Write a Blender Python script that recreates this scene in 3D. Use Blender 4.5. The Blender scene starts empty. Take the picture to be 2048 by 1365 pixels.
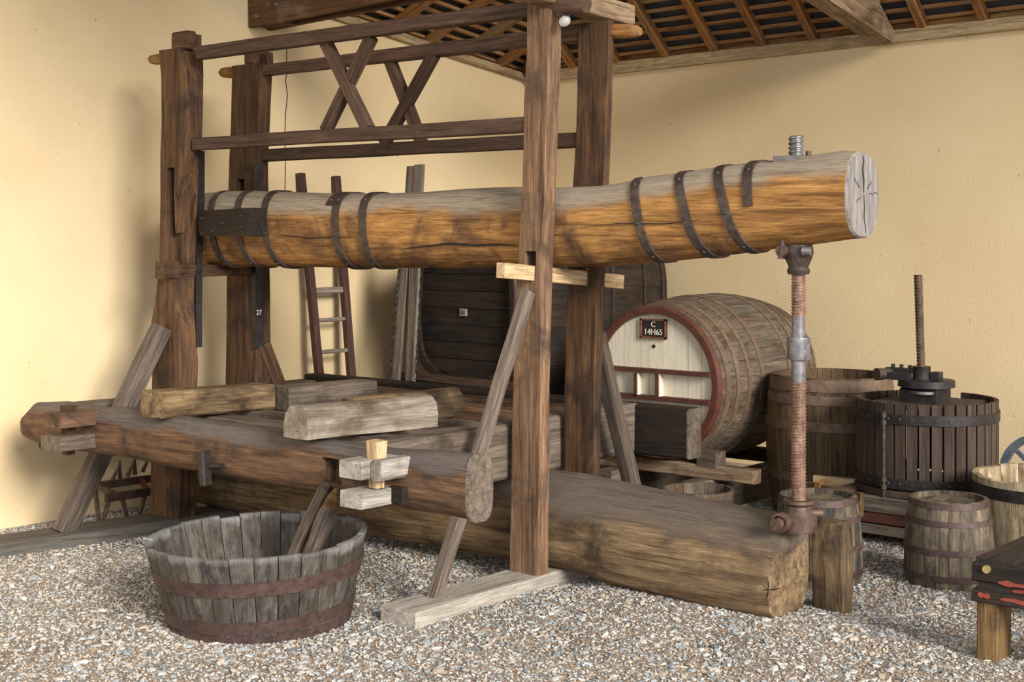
import bpy, bmesh, math, random
from mathutils import Vector, Matrix, noise
random.seed(7)
PI = math.pi
S = bpy.context.scene
COL = S.collection

# ------------------------------------------------------------------ camera, sky, sun, exposure
YAW = math.radians(39.72)
CA, SA = math.cos(YAW), math.sin(YAW)
F, CX, HY, EYE = 2844.44, 1024.0, 470.0, 1.7
cam_data = bpy.data.cameras.new('camera'); cam = bpy.data.objects.new('camera', cam_data); COL.objects.link(cam)
cam.location = (0, 0, EYE); cam.rotation_euler = (PI/2, 0, YAW)
cam_data.lens = 50; cam_data.sensor_width = 36; cam_data.shift_y = -(682.5-HY)/2048
cam_data.clip_end = 200
S.camera = cam
w = bpy.data.worlds.new('sky'); S.world = w; w.use_nodes = True
bg = w.node_tree.nodes['Background']; bg.inputs[0].default_value = (0.93, 0.965, 1.0, 1); bg.inputs[1].default_value = 1.45
sl = bpy.data.lights.new('sun', 'SUN'); so = bpy.data.objects.new('sun', sl); COL.objects.link(so)
sl.energy = 3.9; sl.angle = math.radians(20); sl.color = (1.0, 0.95, 0.87)
_d = Vector((-0.88, 0.30, -0.37)); so.rotation_euler = _d.to_track_quat('-Z', 'Y').to_euler(); so.location = (6, -5, 6)
S.view_settings.view_transform = 'Standard'; S.view_settings.look = 'None'
S.view_settings.exposure = 0.4; S.view_settings.gamma = 1.0; S.view_settings.use_curve_mapping = False

# ------------------------------------------------------------------ survey helpers: photo pixel + known plane -> place in the room
def onD(px, py, d):
    x = (px-CX)/F*d
    return Vector((x*CA-d*SA, x*SA+d*CA, EYE+(HY-py)/F*d))
def onZ(px, py, z): return onD(px, py, (EYE-z)*F/(py-HY))
def onV(px, py, v): return onD(px, py, v/((px-CX)/F*SA+CA))
def onU(px, py, u): return onD(px, py, u/((px-CX)/F*CA-SA))

# ------------------------------------------------------------------ materials
def lin(*c):
    return tuple(((v/255)/12.92 if v/255 <= .04045 else ((v/255+.055)/1.055)**2.4) for v in c)+(1,)
def nt(name):
    m = bpy.data.materials.new(name); m.use_nodes = True
    t = m.node_tree; b = t.nodes['Principled BSDF']
    return m, t, b
def N(t, k, **kw):
    n = t.nodes.new(k)
    for a, v in kw.items(): setattr(n, a, v)
    return n
def ramp(t, fac, stops):
    r = N(t, 'ShaderNodeValToRGB'); e = r.color_ramp.elements
    while len(e) < len(stops): e.new(.5)
    for i, (p, c) in enumerate(stops): e[i].position = p; e[i].color = c
    t.links.new(fac, r.inputs[0]); return r.outputs[0]
def mix(t, fac, a, b, mode='MIX'):
    n = N(t, 'ShaderNodeMix', data_type='RGBA', blend_type=mode)
    L = t.links
    if isinstance(fac, (int, float)): n.inputs[0].default_value = fac
    else: L.new(fac, n.inputs[0])
    for s, v in ((6, a), (7, b)):
        if isinstance(v, tuple): n.inputs[s].default_value = v
        else: L.new(v, n.inputs[s])
    return n.outputs[2]
def noise_tex(t, vec, scale, detail=5, rough=.6, dist=0):
    n = N(t, 'ShaderNodeTexNoise'); n.inputs['Scale'].default_value = scale; n.inputs['Detail'].default_value = detail
    n.inputs['Roughness'].default_value = rough; n.inputs['Distortion'].default_value = dist
    t.links.new(vec, n.inputs['Vector']); return n.outputs['Fac']
def wood(name, dark, light, blotch=None, axis='X', rough=.72, fine=60, top=None, topz=(0, .1), bump=.45, blotch_amt=(.5, .68), streak=.85, val=(.62, .92), grain=.9, rise=None):
    m, t, b = nt(name); L = t.links
    tc = N(t, 'ShaderNodeTexCoord'); oi = N(t, 'ShaderNodeObjectInfo')
    rnd = N(t, 'ShaderNodeMath', operation='MULTIPLY'); L.new(oi.outputs['Random'], rnd.inputs[0]); rnd.inputs[1].default_value = 37.0
    ad = N(t, 'ShaderNodeVectorMath', operation='ADD'); L.new(tc.outputs['Object'], ad.inputs[0])
    cb = N(t, 'ShaderNodeCombineXYZ'); L.new(rnd.outputs[0], cb.inputs[0]); L.new(rnd.outputs[0], cb.inputs[1]); L.new(rnd.outputs[0], cb.inputs[2])
    L.new(cb.outputs[0], ad.inputs[1])
    def mapped(a, c):
        mp = N(t, 'ShaderNodeMapping'); L.new(ad.outputs[0], mp.inputs[0])
        mp.inputs['Scale'].default_value = {'X': (a, c, c), 'Y': (c, a, c), 'Z': (c, c, a)}[axis]; return mp.outputs[0]
    nA = noise_tex(t, mapped(1.1, 13), 2.4, 6, .65, .4)
    nB = noise_tex(t, mapped(2.5, fine), 3, 4, .7)
    nC = noise_tex(t, ad.outputs[0], 3.2, 4, .6, .5)
    col = ramp(t, nA, [(.32, dark), (.68, light)])
    if blotch:
        f = ramp(t, nC, [(blotch_amt[0], (0, 0, 0, 1)), (blotch_amt[1], (1, 1, 1, 1))])
        col = mix(t, f, col, blotch)
    nD = noise_tex(t, mapped(.55, 17), 2.2, 5, .6, .8)
    g = ramp(t, nB, [(.3, (.5, .48, .46, 1)), (.62, (1.14, 1.14, 1.14, 1))])
    k = ramp(t, nD, [(.36, (.42, .38, .36, 1)), (.46, (1, 1, 1, 1)), (.496, (1, 1, 1, 1)), (.503, (.3, .26, .24, 1)), (.51, (1, 1, 1, 1)), (.7, (1.18, 1.16, 1.12, 1))])
    g = mix(t, streak, g, k, 'MULTIPLY')
    col = mix(t, grain, col, g, 'MULTIPLY')
    if top:                                   # weathered upper side
        sx = N(t, 'ShaderNodeSeparateXYZ'); L.new(tc.outputs['Object'], sx.inputs[0])
        mm = N(t, 'ShaderNodeMath', operation='MULTIPLY_ADD'); L.new(nC, mm.inputs[0]); mm.inputs[1].default_value = .16; L.new(sx.outputs[2], mm.inputs[2])
        mr = N(t, 'ShaderNodeMapRange'); L.new(mm.outputs[0], mr.inputs[0]); mr.inputs[1].default_value = topz[0]+.08; mr.inputs[2].default_value = topz[1]+.08
        if rise:                              # the log climbs towards one end, its weathered side with it
            rx = N(t, 'ShaderNodeMapRange'); L.new(sx.outputs[0], rx.inputs[0])
            for i_, v_ in enumerate(rise): rx.inputs[i_+1].default_value = v_
            sb = N(t, 'ShaderNodeMath', operation='SUBTRACT'); L.new(mm.outputs[0], sb.inputs[0]); L.new(rx.outputs[0], sb.inputs[1]); L.new(sb.outputs[0], mr.inputs[0])
        gt = mix(t, .7, top, g, 'MULTIPLY')
        col = mix(t, mr.outputs[0], col, gt)
    hs = N(t, 'ShaderNodeHueSaturation'); L.new(col, hs.inputs['Color'])
    mv = N(t, 'ShaderNodeMapRange'); L.new(oi.outputs['Random'], mv.inputs[0]); mv.inputs[3].default_value = val[0]; mv.inputs[4].default_value = val[1]
    L.new(mv.outputs[0], hs.inputs['Value'])
    L.new(hs.outputs[0], b.inputs['Base Color']); b.inputs['Roughness'].default_value = rough
    b.inputs['Specular IOR Level'].default_value = .3
    ma = N(t, 'ShaderNodeMath', operation='ADD'); L.new(nA, ma.inputs[0]); L.new(nB, ma.inputs[1])
    bp = N(t, 'ShaderNodeBump'); bp.inputs['Strength'].default_value = bump; bp.inputs['Distance'].default_value = .012
    L.new(ma.outputs[0], bp.inputs['Height']); L.new(bp.outputs[0], b.inputs['Normal'])
    return m
def metal(name, c1, c2, metallic=.3, rough=.55, scale=25, bump=.15):
    m, t, b = nt(name); tc = N(t, 'ShaderNodeTexCoord')
    n = noise_tex(t, tc.outputs['Object'], scale, 6, .7)
    n2 = noise_tex(t, tc.outputs['Object'], scale*.25, 3, .6)
    col = ramp(t, n, [(.38, c1), (.64, c2)])
    col = mix(t, ramp(t, n2, [(.45, (0, 0, 0, 1)), (.7, (.7, .7, .7, 1))]), col, c1)
    t.links.new(col, b.inputs['Base Color'])
    b.inputs['Metallic'].default_value = metallic; b.inputs['Roughness'].default_value = rough
    bp = N(t, 'ShaderNodeBump'); bp.inputs['Strength'].default_value = bump; bp.inputs['Distance'].default_value = .004
    t.links.new(n, bp.inputs['Height']); t.links.new(bp.outputs[0], b.inputs['Normal'])
    return m
def plain(name, c, rough=.6, metallic=0):
    m, t, b = nt(name); tc = N(t, 'ShaderNodeTexCoord')
    n = noise_tex(t, tc.outputs['Object'], 30, 4)
    col = mix(t, ramp(t, n, [(.3, (.82, .82, .82, 1)), (.7, (1.1, 1.1, 1.1, 1))]), (0, 0, 0, 1), c) if False else mix(t, 1.0, c, ramp(t, n, [(.3, (.85, .85, .85, 1)), (.7, (1.1, 1.1, 1.1, 1))]), 'MULTIPLY')
    t.links.new(col, b.inputs['Base Color']); b.inputs['Roughness'].default_value = rough; b.inputs['Metallic'].default_value = metallic
    return m
def plaster_mat():
    m, t, b = nt('ochre_plaster'); L = t.links; tc = N(t, 'ShaderNodeTexCoord')
    big = noise_tex(t, tc.outputs['Object'], .9, 4, .6); fine = noise_tex(t, tc.outputs['Object'], 55, 4, .6)
    spots = noise_tex(t, tc.outputs['Object'], 26, 2, .5)
    col = ramp(t, big, [(.3, lin(220, 195, 152)), (.7, lin(230, 208, 168))])
    col = mix(t, ramp(t, spots, [(.73, (0, 0, 0, 1)), (.77, (.5, .5, .5, 1))]), col, lin(120, 100, 70))
    L.new(col, b.inputs['Base Color']); b.inputs['Roughness'].default_value = .92; b.inputs['Specular IOR Level'].default_value = .15
    bp = N(t, 'ShaderNodeBump'); bp.inputs['Strength'].default_value = .35; bp.inputs['Distance'].default_value = .006
    L.new(fine, bp.inputs['Height']); L.new(bp.outputs[0], b.inputs['Normal'])
    return m
def gravel_ground():
    m, t, b = nt('fine_gravel'); L = t.links; tc = N(t, 'ShaderNodeTexCoord')
    v = N(t, 'ShaderNodeTexVoronoi'); v.inputs['Scale'].default_value = 150; L.new(tc.outputs['Object'], v.inputs['Vector'])
    big = noise_tex(t, tc.outputs['Object'], 2.2, 5, .65)
    sep = N(t, 'ShaderNodeSeparateColor'); L.new(v.outputs['Color'], sep.inputs[0])
    col = ramp(t, sep.outputs[0], [(0, lin(76, 59, 44)), (.35, lin(150, 126, 102)), (.65, lin(196, 177, 156)), (1, lin(158, 160, 160))])
    col = mix(t, ramp(t, big, [(.5, (0, 0, 0, 1)), (.72, (.75, .75, .75, 1))]), col, lin(70, 51, 37))
    L.new(col, b.inputs['Base Color']); b.inputs['Roughness'].default_value = .9
    bp = N(t, 'ShaderNodeBump'); bp.inputs['Strength'].default_value = .9; bp.inputs['Distance'].default_value = .008; bp.invert = True
    L.new(v.outputs['Distance'], bp.inputs['Height']); L.new(bp.outputs[0], b.inputs['Normal'])
    return m
def chip_mat():
    m, t, b = nt('slate_chips'); L = t.links; oi = N(t, 'ShaderNodeObjectInfo')
    col = ramp(t, oi.outputs['Random'], [(0, lin(98, 101, 103)), (.25, lin(144, 149, 151)), (.5, lin(186, 187, 185)), (.68, lin(190, 176, 158)), (.84, lin(132, 112, 94)), (1, lin(216, 213, 207))])
    L.new(col, b.inputs['Base Color']); b.inputs['Roughness'].default_value = .7
    return m
M = dict(
    plaster=plaster_mat(), ground=gravel_ground(), chips=chip_mat(),
    post=wood('dark_oak_post', lin(64, 45, 32), lin(128, 93, 64), lin(48, 37, 31)),
    postfr=wood('brown_oak_post', lin(104, 76, 57), lin(166, 132, 102), lin(78, 62, 54), blotch_amt=(.5, .68)),
    rail=wood('dark_oak_rail', lin(74, 55, 44), lin(116, 90, 74), lin(92, 72, 60)),
    lever=wood('golden_oak_log', lin(136, 92, 48), lin(204, 154, 90), lin(94, 67, 48), top=lin(160, 146, 128), topz=(.05, .10), blotch_amt=(.46, .66), val=(.9, .9), rise=(.8, 2.1, 0, .135)),
    endgrain=wood('grey_end_grain', lin(128, 122, 120), lin(166, 160, 157), axis='Z', fine=30, streak=.4, val=(.85, .9)),
    log=wood('weathered_oak_log', lin(96, 76, 55), lin(172, 144, 108), lin(64, 51, 42), top=lin(116, 103, 92), topz=(.08, .14), val=(.8, .8)),
    bed=wood('bed_oak', lin(86, 63, 48), lin(146, 112, 84), lin(60, 46, 40), top=lin(108, 99, 94), topz=(.085, .11), val=(.8, .8)),
    bedgrey=wood('bed_grey_oak', lin(92, 80, 70), lin(140, 126, 112), lin(74, 60, 50)),
    block=wood('block_grey_oak', lin(136, 122, 108), lin(190, 178, 162), lin(110, 92, 76)),
    blockbrown=wood('block_brown_oak', lin(70, 54, 42), lin(168, 140, 102), lin(60, 46, 36)),
    sill=wood('pale_sill', lin(146, 138, 128), lin(190, 182, 170), val=(.85, 1.12)),
    silldark=wood('dark_sill', lin(96, 90, 84), lin(130, 124, 116)),
    tenon=wood('grey_tenon', lin(140, 134, 128), lin(190, 182, 172), lin(112, 98, 86), val=(.85, 1.12)),
    pale=wood('pale_new_wood', lin(190, 158, 116), lin(226, 200, 160), fine=40, val=(.85, 1.12)),
    brace=wood('grey_brown_brace', lin(90, 76, 67), lin(146, 131, 118)),
    roofwood=wood('roof_timber', lin(120, 78, 40), lin(172, 122, 70), lin(150, 122, 88), val=(.85, 1.12)),
    batten=wood('roof_batten', lin(150, 102, 58), lin(196, 148, 96), lin(170, 146, 112), val=(.85, 1.12)),
    truss=wood('dusty_truss', lin(120, 96, 72), lin(176, 154, 126), lin(90, 66, 46), val=(.85, 1.12)),
    plate=wood('dusty_wall_plate', lin(170, 146, 108), lin(204, 182, 144), lin(140, 112, 80), val=(.9, 1.0), blotch_amt=(.58, .75)),
    tie=wood('brown_tie', lin(84, 56, 34), lin(122, 86, 54), lin(140, 118, 92), blotch_amt=(.58, .75)),
    tile=plain('slate_tile', lin(58, 58, 62), .7),
    cask=wood('dark_cask', lin(33, 27, 23), lin(64, 49, 37), lin(28, 25, 24)),
    caskz=wood('dark_cask_stave', lin(36, 28, 22), lin(70, 52, 38), lin(30, 26, 24), axis='Z'),
    cream=wood('cream_paint', lin(218, 208, 186), lin(232, 224, 204), lin(200, 188, 162), axis='Y', rough=.6, bump=.08, blotch_amt=(.6, .8), streak=.0, fine=25, grain=.28, val=(.9, 1.0)),
    redbrown=metal('red_brown_paint', lin(70, 38, 29), lin(98, 54, 40), 0, .6, 18),
    stave=wood('grey_oak_stave', lin(84, 76, 68), lin(136, 122, 106), lin(98, 74, 52), axis='Z'),
    vat=wood('brown_vat_stave', lin(74, 58, 44), lin(128, 104, 78), lin(150, 108, 56), axis='Z', blotch_amt=(.52, .75)),
    tub=wood('tub_stave', lin(62, 57, 54), lin(126, 118, 109), lin(80, 68, 58), axis='Z', fine=90, top=lin(150, 148, 146), topz=(.355, .385), val=(.6, .85)),
    keg=wood('keg_stave', lin(84, 74, 60), lin(152, 136, 112), lin(72, 66, 64), axis='Z', blotch_amt=(.48, .62)),
    halfbarrel=wood('pale_barrel_stave', lin(140, 122, 92), lin(196, 180, 150), lin(104, 84, 58), axis='Z', val=(.85, 1.12)),
    slat=wood('dark_slat', lin(58, 46, 40), lin(98, 80, 68), lin(76, 62, 56), axis='Z', fine=90),
    hoop=metal('rusty_hoop', lin(60, 46, 43), lin(98, 75, 69), .25, .6),
    hoopgrey=metal('grey_brown_hoop', lin(88, 70, 55), lin(122, 100, 79), .15, .65),
    hoopred=metal('red_hoop', lin(96, 56, 42), lin(140, 90, 66), .15, .6),
    black=metal('black_iron', lin(34, 30, 30), lin(62, 56, 56), .4, .5),
    strap=metal('iron_strap', lin(52, 42, 38), lin(92, 78, 70), .3, .55),
    steel=metal('grey_steel', lin(92, 90, 94), lin(150, 146, 148), .6, .45, 18),
    thread=metal('rusty_thread', lin(104, 76, 62), lin(164, 134, 116), .35, .5, 22),
    rust=metal('brown_rust', lin(66, 50, 42), lin(112, 88, 74), .3, .6, 22),
    ladder=wood('purple_brown_ladder', lin(70, 46, 42), lin(112, 80, 72)),
    rung=wood('grey_rung', lin(130, 118, 106), lin(166, 154, 142), val=(.85, 1.12)),
    plankgrey=wood('grey_plank', lin(112, 102, 92), lin(160, 148, 134)),
    blackwood=wood('black_wood', lin(34, 28, 25), lin(70, 58, 48), lin(56, 44, 36)),
    brownleg=wood('brown_leg', lin(96, 72, 44), lin(146, 116, 76), lin(72, 54, 36)),
    redpaint=plain('flaking_red_paint', lin(138, 60, 48), .8),
    slate=plain('black_board', lin(30, 28, 28), .5),
    white=plain('white_lettering', lin(226, 218, 202), .6),
    brass=plain('brass', lin(206, 184, 130), .35, .8),
    dark=plain('dark_gap', lin(26, 21, 18), .9),
    bluegrey=metal('blue_grey_iron', lin(84, 94, 106), lin(128, 138, 148), .3, .5),
)
gm, gt_, gb = nt('bulb_glass'); gb.inputs['Base Color'].default_value = (.95, .95, .92, 1); gb.inputs['Roughness'].default_value = .08; gb.inputs['Transmission Weight'].default_value = .6
M['glass'] = gm

# ------------------------------------------------------------------ object helpers
def tag(o, label=None, cat=None, group=None, kind=None):
    if label: o['label'] = label
    if cat: o['category'] = cat
    if group: o['group'] = group
    if kind: o['kind'] = kind
    return o
def thing(name, loc, label, cat, group=None):
    o = bpy.data.objects.new(name, None); COL.objects.link(o); o.empty_display_size = .1
    o.location = loc; tag(o, label, cat, group); bpy.context.view_layer.update(); return o
def put(o, parent, Mw):
    o.parent = parent
    if parent is None: o.matrix_world = Mw
    else:
        o.matrix_parent_inverse = Matrix.Identity(4)
        o.matrix_local = world_of(parent).inverted() @ Mw
    return o
def world_of(o):
    m = Matrix.Identity(4); c = []
    while o: c.append(o); o = o.parent
    for k in reversed(c): m = m @ k.matrix_basis if k.rotation_mode else m
    return m
def mesh(name, verts, faces, mat, parent=None, Mw=None, smooth=40):
    me = bpy.data.meshes.new(name); me.from_pydata([tuple(v) for v in verts], [], faces); me.update()
    bm = bmesh.new(); bm.from_mesh(me); bmesh.ops.recalc_face_normals(bm, faces=bm.faces); bm.to_mesh(me); bm.free()
    if smooth:
        for p in me.polygons: p.use_smooth = True
        me.set_sharp_from_angle(angle=math.radians(smooth))
    me.materials.append(mat)
    o = bpy.data.objects.new(name, me); COL.objects.link(o)
    return put(o, parent, Mw or Matrix.Identity(4))
def dup(o, parent, Mw, name=None):
    c = bpy.data.objects.new(name or o.name.split('.')[0], o.data); COL.objects.link(c); return put(c, parent, Mw)
def frame(p0, p1, up=(0, 0, 1)):
    x = (Vector(p1)-Vector(p0)).normalized(); u = Vector(up)
    if abs(x.dot(u)) > .95: u = Vector((0, 1, 0))
    y = u.cross(x).normalized(); z = x.cross(y)
    m = Matrix((x, y, z)).transposed().to_4x4(); m.translation = Vector(p0); return m
def rrect(w_, h_, r=.18):
    a, b = w_/2, h_/2; c = min(a, b)*r
    return [(a, -b+c), (a, b-c), (a-c, b), (-a+c, b), (-a, b-c), (-a, -b+c), (-a+c, -b), (a-c, -b)]
def supere(a, b, n=16, e=2.6):
    out = []
    for i in range(n):
        t = 2*PI*i/n+PI/n; c, s = math.cos(t), math.sin(t)
        out.append((a*math.copysign(abs(c)**(2/e), c), b*math.copysign(abs(s)**(2/e), s)))
    return out
def jig(p, amp, sd, fr=2.2):
    q = Vector((p[0]*fr+sd, p[1]*fr*2.2, p[2]*fr*2.2+sd*.7))
    return Vector((0, noise.noise(q), noise.noise(q+Vector((9.1, 3.3, 7.7)))))*amp
def loft_local(name, secs, mat, parent, Mw, amp=0, smooth=40, fr=2.2):
    # secs: list of (x, [(y,z)...]) in local coordinates
    n = len(secs[0][1]); V = []; Fc = []; sd = random.random()*40
    for x, ring in secs:
        for y, z in ring:
            p = Vector((x, y, z)); V.append(p+jig(p, amp, sd, fr) if amp else p)
    for i in range(len(secs)-1):
        for k in range(n):
            Fc.append((i*n+k, i*n+(k+1) % n, (i+1)*n+(k+1) % n, (i+1)*n+k))
    Fc.append(tuple(range(n))[::-1]); Fc.append(tuple(range((len(secs)-1)*n, len(secs)*n)))
    return mesh(name, V, Fc, mat, parent, Mw, smooth)
def beam(name, p0, p1, wd, ht, mat, parent=None, up=(0, 0, 1), amp=.004, r=.16, seg=None, tw=None, th=None):
    L = (Vector(p1)-Vector(p0)).length; seg = seg or max(2, int(L/.18))
    secs = []
    for i in range(seg+1):
        t = i/seg
        secs.append((L*t, rrect(wd+((tw or wd)-wd)*t, ht+((th or ht)-ht)*t, r)))
    return loft_local(name, secs, mat, parent, frame(p0, p1, up), amp)
def box(name, lo, hi, mat, parent=None, amp=.0, r=.08):
    lo, hi = Vector(lo), Vector(hi); d = hi-lo; c = (lo+hi)/2
    ax = max(range(3), key=lambda k: d[k])
    a = c.copy(); b_ = c.copy(); a[ax] = lo[ax]; b_[ax] = hi[ax]
    if ax == 2: return beam(name, a, b_, d[0], d[1], mat, parent, up=(0, 1, 0), amp=amp, r=r)
    if ax == 0: return beam(name, a, b_, d[1], d[2], mat, parent, amp=amp, r=r)
    return beam(name, a, b_, d[0], d[2], mat, parent, amp=amp, r=r)
def tube(name, p0, p1, r0, r1, mat, parent=None, n=14, amp=0, mid=None):
    L = (Vector(p1)-Vector(p0)).length
    pr = [(0, r0), (1, r1)] if not mid else [(0, r0)]+mid+[(1, r1)]
    secs = [(L*t, [(r*math.cos(2*PI*k/n), r*math.sin(2*PI*k/n)) for k in range(n)]) for t, r in pr]
    return loft_local(name, secs, mat, parent, frame(p0, p1), amp)
def lathe(name, prof, mat, parent, Mw, n=28, smooth=35, closed=False):
    V = []; Fc = []; k = len(prof)
    for i in range(n):
        a = 2*PI*i/n
        for r, z in prof: V.append((r*math.cos(a), r*math.sin(a), z))
    for i in range(n):
        j = (i+1) % n
        for q in range(k if closed else k-1):
            q2 = (q+1) % k
            Fc.append((i*k+q, j*k+q, j*k+q2, i*k+q2))
    o = mesh(name, V, Fc, mat, parent, Mw, smooth)
    bm = bmesh.new(); bm.from_mesh(o.data); bmesh.ops.remove_doubles(bm, verts=bm.verts, dist=1e-5)
    bmesh.ops.recalc_face_normals(bm, faces=bm.faces); bm.to_mesh(o.data); bm.free(); return o
def threaded(name, r, depth, pitch, L, mat, parent, Mw, n=20):
    V = []; Fc = []; rows = int(L/pitch*6)
    for i in range(rows+1):
        z = L*i/rows
        for k in range(n):
            ph = (z/pitch-k/n) % 1
            rr = r-depth*(0 if ph < .5 else 1)
            a = 2*PI*k/n; V.append((rr*math.cos(a), rr*math.sin(a), z))
    for i in range(rows):
        for k in range(n): Fc.append((i*n+k, i*n+(k+1) % n, (i+1)*n+(k+1) % n, (i+1)*n+k))
    Fc.append(tuple(range(n))[::-1]); Fc.append(tuple(range(rows*n, rows*n+n)))
    return mesh(name, V, Fc, mat, parent, Mw, 30)
def T(x, y, z): return Matrix.Translation((x, y, z))
def RX(a): return Matrix.Rotation(a, 4, 'X')
def RY(a): return Matrix.Rotation(a, 4, 'Y')
def RZ(a): return Matrix.Rotation(a, 4, 'Z')
def rad_at(prof, z):
    for (z0, r0), (z1, r1) in zip(prof, prof[1:]):
        if z <= z1+1e-9: return r0+(r1-r0)*(z-z0)/(z1-z0)
    return prof[-1][1]
def bulge(H, r0, rm, r1, n=8):
    # r0 bottom, rm belly, r1 top : quadratic through three radii
    out = []
    for i in range(n+1):
        t = i/n
        out.append((H*t, r0*(1-t)*(1-2*t)+4*rm*t*(1-t)+r1*t*(2*t-1)))
    return out
def staves(parent, Mw, prof, n, mat, th=.025, gap=.002, jag=0, tilt0=0, square=None):
    # local axis Z. One stave mesh shared by all
    V = []; Fc = []; da = PI/n
    for z, r in prof:
        g = gap/2/r
        for a in (-da+g, 0, da-g):
            V.append((r*math.cos(a), r*math.sin(a), z))
        for a in (da-g, -da+g):
            V.append(((r-th)*math.cos(a), (r-th)*math.sin(a), z))
    for i in range(len(prof)-1):
        for k in range(5): Fc.append((i*5+k, i*5+(k+1) % 5, (i+1)*5+(k+1) % 5, (i+1)*5+k))
    Fc.append((4, 3, 2, 1, 0)); b = (len(prof)-1)*5; Fc.append((b, b+1, b+2, b+3, b+4))
    first = None
    for i in range(n):
        m = Mw @ RZ(2*PI*i/n+tilt0) @ Matrix.Diagonal((1, 1, 1+random.uniform(-jag, jag), 1))
        if first is None: first = mesh('stave', V, Fc, mat, parent, m, 25)
        else: dup(first, parent, m, 'stave')
def hoop(parent, Mw, prof, z, wd, mat, th=.005, n=48, name='hoop', bulbs=0):
    z0, z1 = z-wd/2, z+wd/2; r0, r1 = rad_at(prof, z0), rad_at(prof, z1)
    o = lathe(name, [(r0-.002, z0), (r0+th, z0), (r1+th, z1), (r1-.002, z1)], mat, parent, Mw, n, 30, True)
    return o
def disc_boards(parent, Mw, R, n, mat, th=.02, name='head_board', gap=.003):
    # planks across a disc of radius R in local XY, planks run along local Y, face at z=0 looking to -Z
    for i in range(n):
        x0 = -R+2*R*i/n+gap/2; x1 = -R+2*R*(i+1)/n-gap/2
        top = []; bot = []
        for k in range(6):
            x = x0+(x1-x0)*k/5; y = math.sqrt(max(R*R-x*x, 0)); top.append((x, y)); bot.append((x, -y))
        ring = top+bot[::-1]
        m_ = len(ring); dz = random.uniform(-.0015, .0015)
        V = [(x, y, dz) for x, y in ring]+[(x, y, th) for x, y in ring]
        Fc = [tuple(range(m_))[::-1], tuple(range(m_, 2*m_))]+[(k, (k+1) % m_, m_+(k+1) % m_, m_+k) for k in range(m_)]
        mesh(name, V, Fc, mat, parent, Mw, 0)
def text(name, body, size, mat, parent, Mw, ext=.001):
    cu = bpy.data.curves.new(name, 'FONT'); cu.body = body; cu.size = size; cu.align_x = 'CENTER'; cu.align_y = 'CENTER'; cu.extrude = ext
    tmp = bpy.data.objects.new('tmp_text', cu); COL.objects.link(tmp)
    dg = bpy.context.evaluated_depsgraph_get(); me = bpy.data.meshes.new_from_object(tmp.evaluated_get(dg))
    bpy.data.objects.remove(tmp); bpy.data.curves.remove(cu)
    me.materials.clear(); me.materials.append(mat); me.name = name
    o = bpy.data.objects.new(name, me); COL.objects.link(o); return put(o, parent, Mw)
def cut(o, lo, hi):
    # chop a box-shaped mortise out of a mesh, for good
    lo, hi = Vector(lo), Vector(hi)
    V = [(x, y, z) for x in (lo.x, hi.x) for y in (lo.y, hi.y) for z in (lo.z, hi.z)]
    Fc = [(0, 1, 3, 2), (4, 6, 7, 5), (0, 4, 5, 1), (2, 3, 7, 6), (0, 2, 6, 4), (1, 5, 7, 3)]
    c = mesh('cutter', V, Fc, M['dark'], None, None, 0)
    md = o.modifiers.new('b', 'BOOLEAN'); md.object = c; md.operation = 'DIFFERENCE'; md.solver = 'EXACT'
    bpy.context.view_layer.update(); dg = bpy.context.evaluated_depsgraph_get()
    me = bpy.data.meshes.new_from_object(o.evaluated_get(dg)); o.modifiers.clear(); o.data = me
    bpy.data.objects.remove(c)

# ------------------------------------------------------------------ the room
UL, VR = -7.5, 9.2
def gz(u, v):
    s = 1/(1+math.exp(-(u+4.05)*14))
    z = .055*math.exp(-((v-5.35)/.55)**2)*s
    z += .02*math.exp(-((v-6.4)/.5)**2)*s
    return z+.012*noise.noise(Vector((u*.9, v*.9, 0)))
us = [UL+i*.1 for i in range(63)]+[-1.2, -.8, 0, 2, 5, 9, 14, 20]; vs = [-14, -9, -5, -2, 0, 1, 1.8]+[2.2+i*.1 for i in range(71)]
V = [(u, v, gz(u, v)) for v in vs for u in us]; nu = len(us)
Fc = [(j*nu+i, j*nu+i+1, (j+1)*nu+i+1, (j+1)*nu+i) for j in range(len(vs)-1) for i in range(nu-1)]
tag(mesh('floor', V, Fc, M['ground'], None, None, 60), 'pale gravel floor of the open shed', kind='structure')

def rake(v): return 2.975+.123*(VR-v)
wl = [(UL, v, z) for v in [VR+.25, 8, 7, 6, 5, 4, 3, 2, 0, -2] for z in (-.1, rake(v))]
Fc = [(2*i, 2*i+2, 2*i+3, 2*i+1) for i in range(9)]
V2 = wl+[(x-.25, y, z) for x, y, z in wl]; n2 = len(wl)
Fc = Fc+[tuple(k+n2 for k in f)[::-1] for f in Fc]+[(0, 1, n2+1, n2), (n2-2, n2-1, 2*n2-1, 2*n2-2)]+[(2*i+1, 2*i+3, 2*i+3+n2, 2*i+1+n2) for i in range(9)]
wall_left = tag(mesh('wall_left', V2, Fc, M['plaster'], None, None, 0), 'ochre plastered wall behind the press', kind='structure')
def plate_z(u): return 2.975+.0168*(u-UL)
ub = [UL-.25, -5, -3, 0, 3]
wb = [(u, VR, z) for u in ub for z in (-.1, plate_z(u))]; nb = len(wb)
Fc = [(2*i, 2*i+1, 2*i+3, 2*i+2) for i in range(4)]
V2 = wb+[(x, y+.25, z) for x, y, z in wb]
Fc = Fc+[tuple(k+nb for k in f)[::-1] for f in Fc]+[(0, nb, nb+1, 1), (nb-2, nb-1, 2*nb-1, 2*nb-2)]+[(2*i+1, 2*i+1+nb, 2*i+3+nb, 2*i+3) for i in range(4)]
wall_back = tag(mesh('wall_back', V2, Fc, M['plaster'], None, None, 0), 'ochre plastered wall behind the casks', kind='structure')
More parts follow.
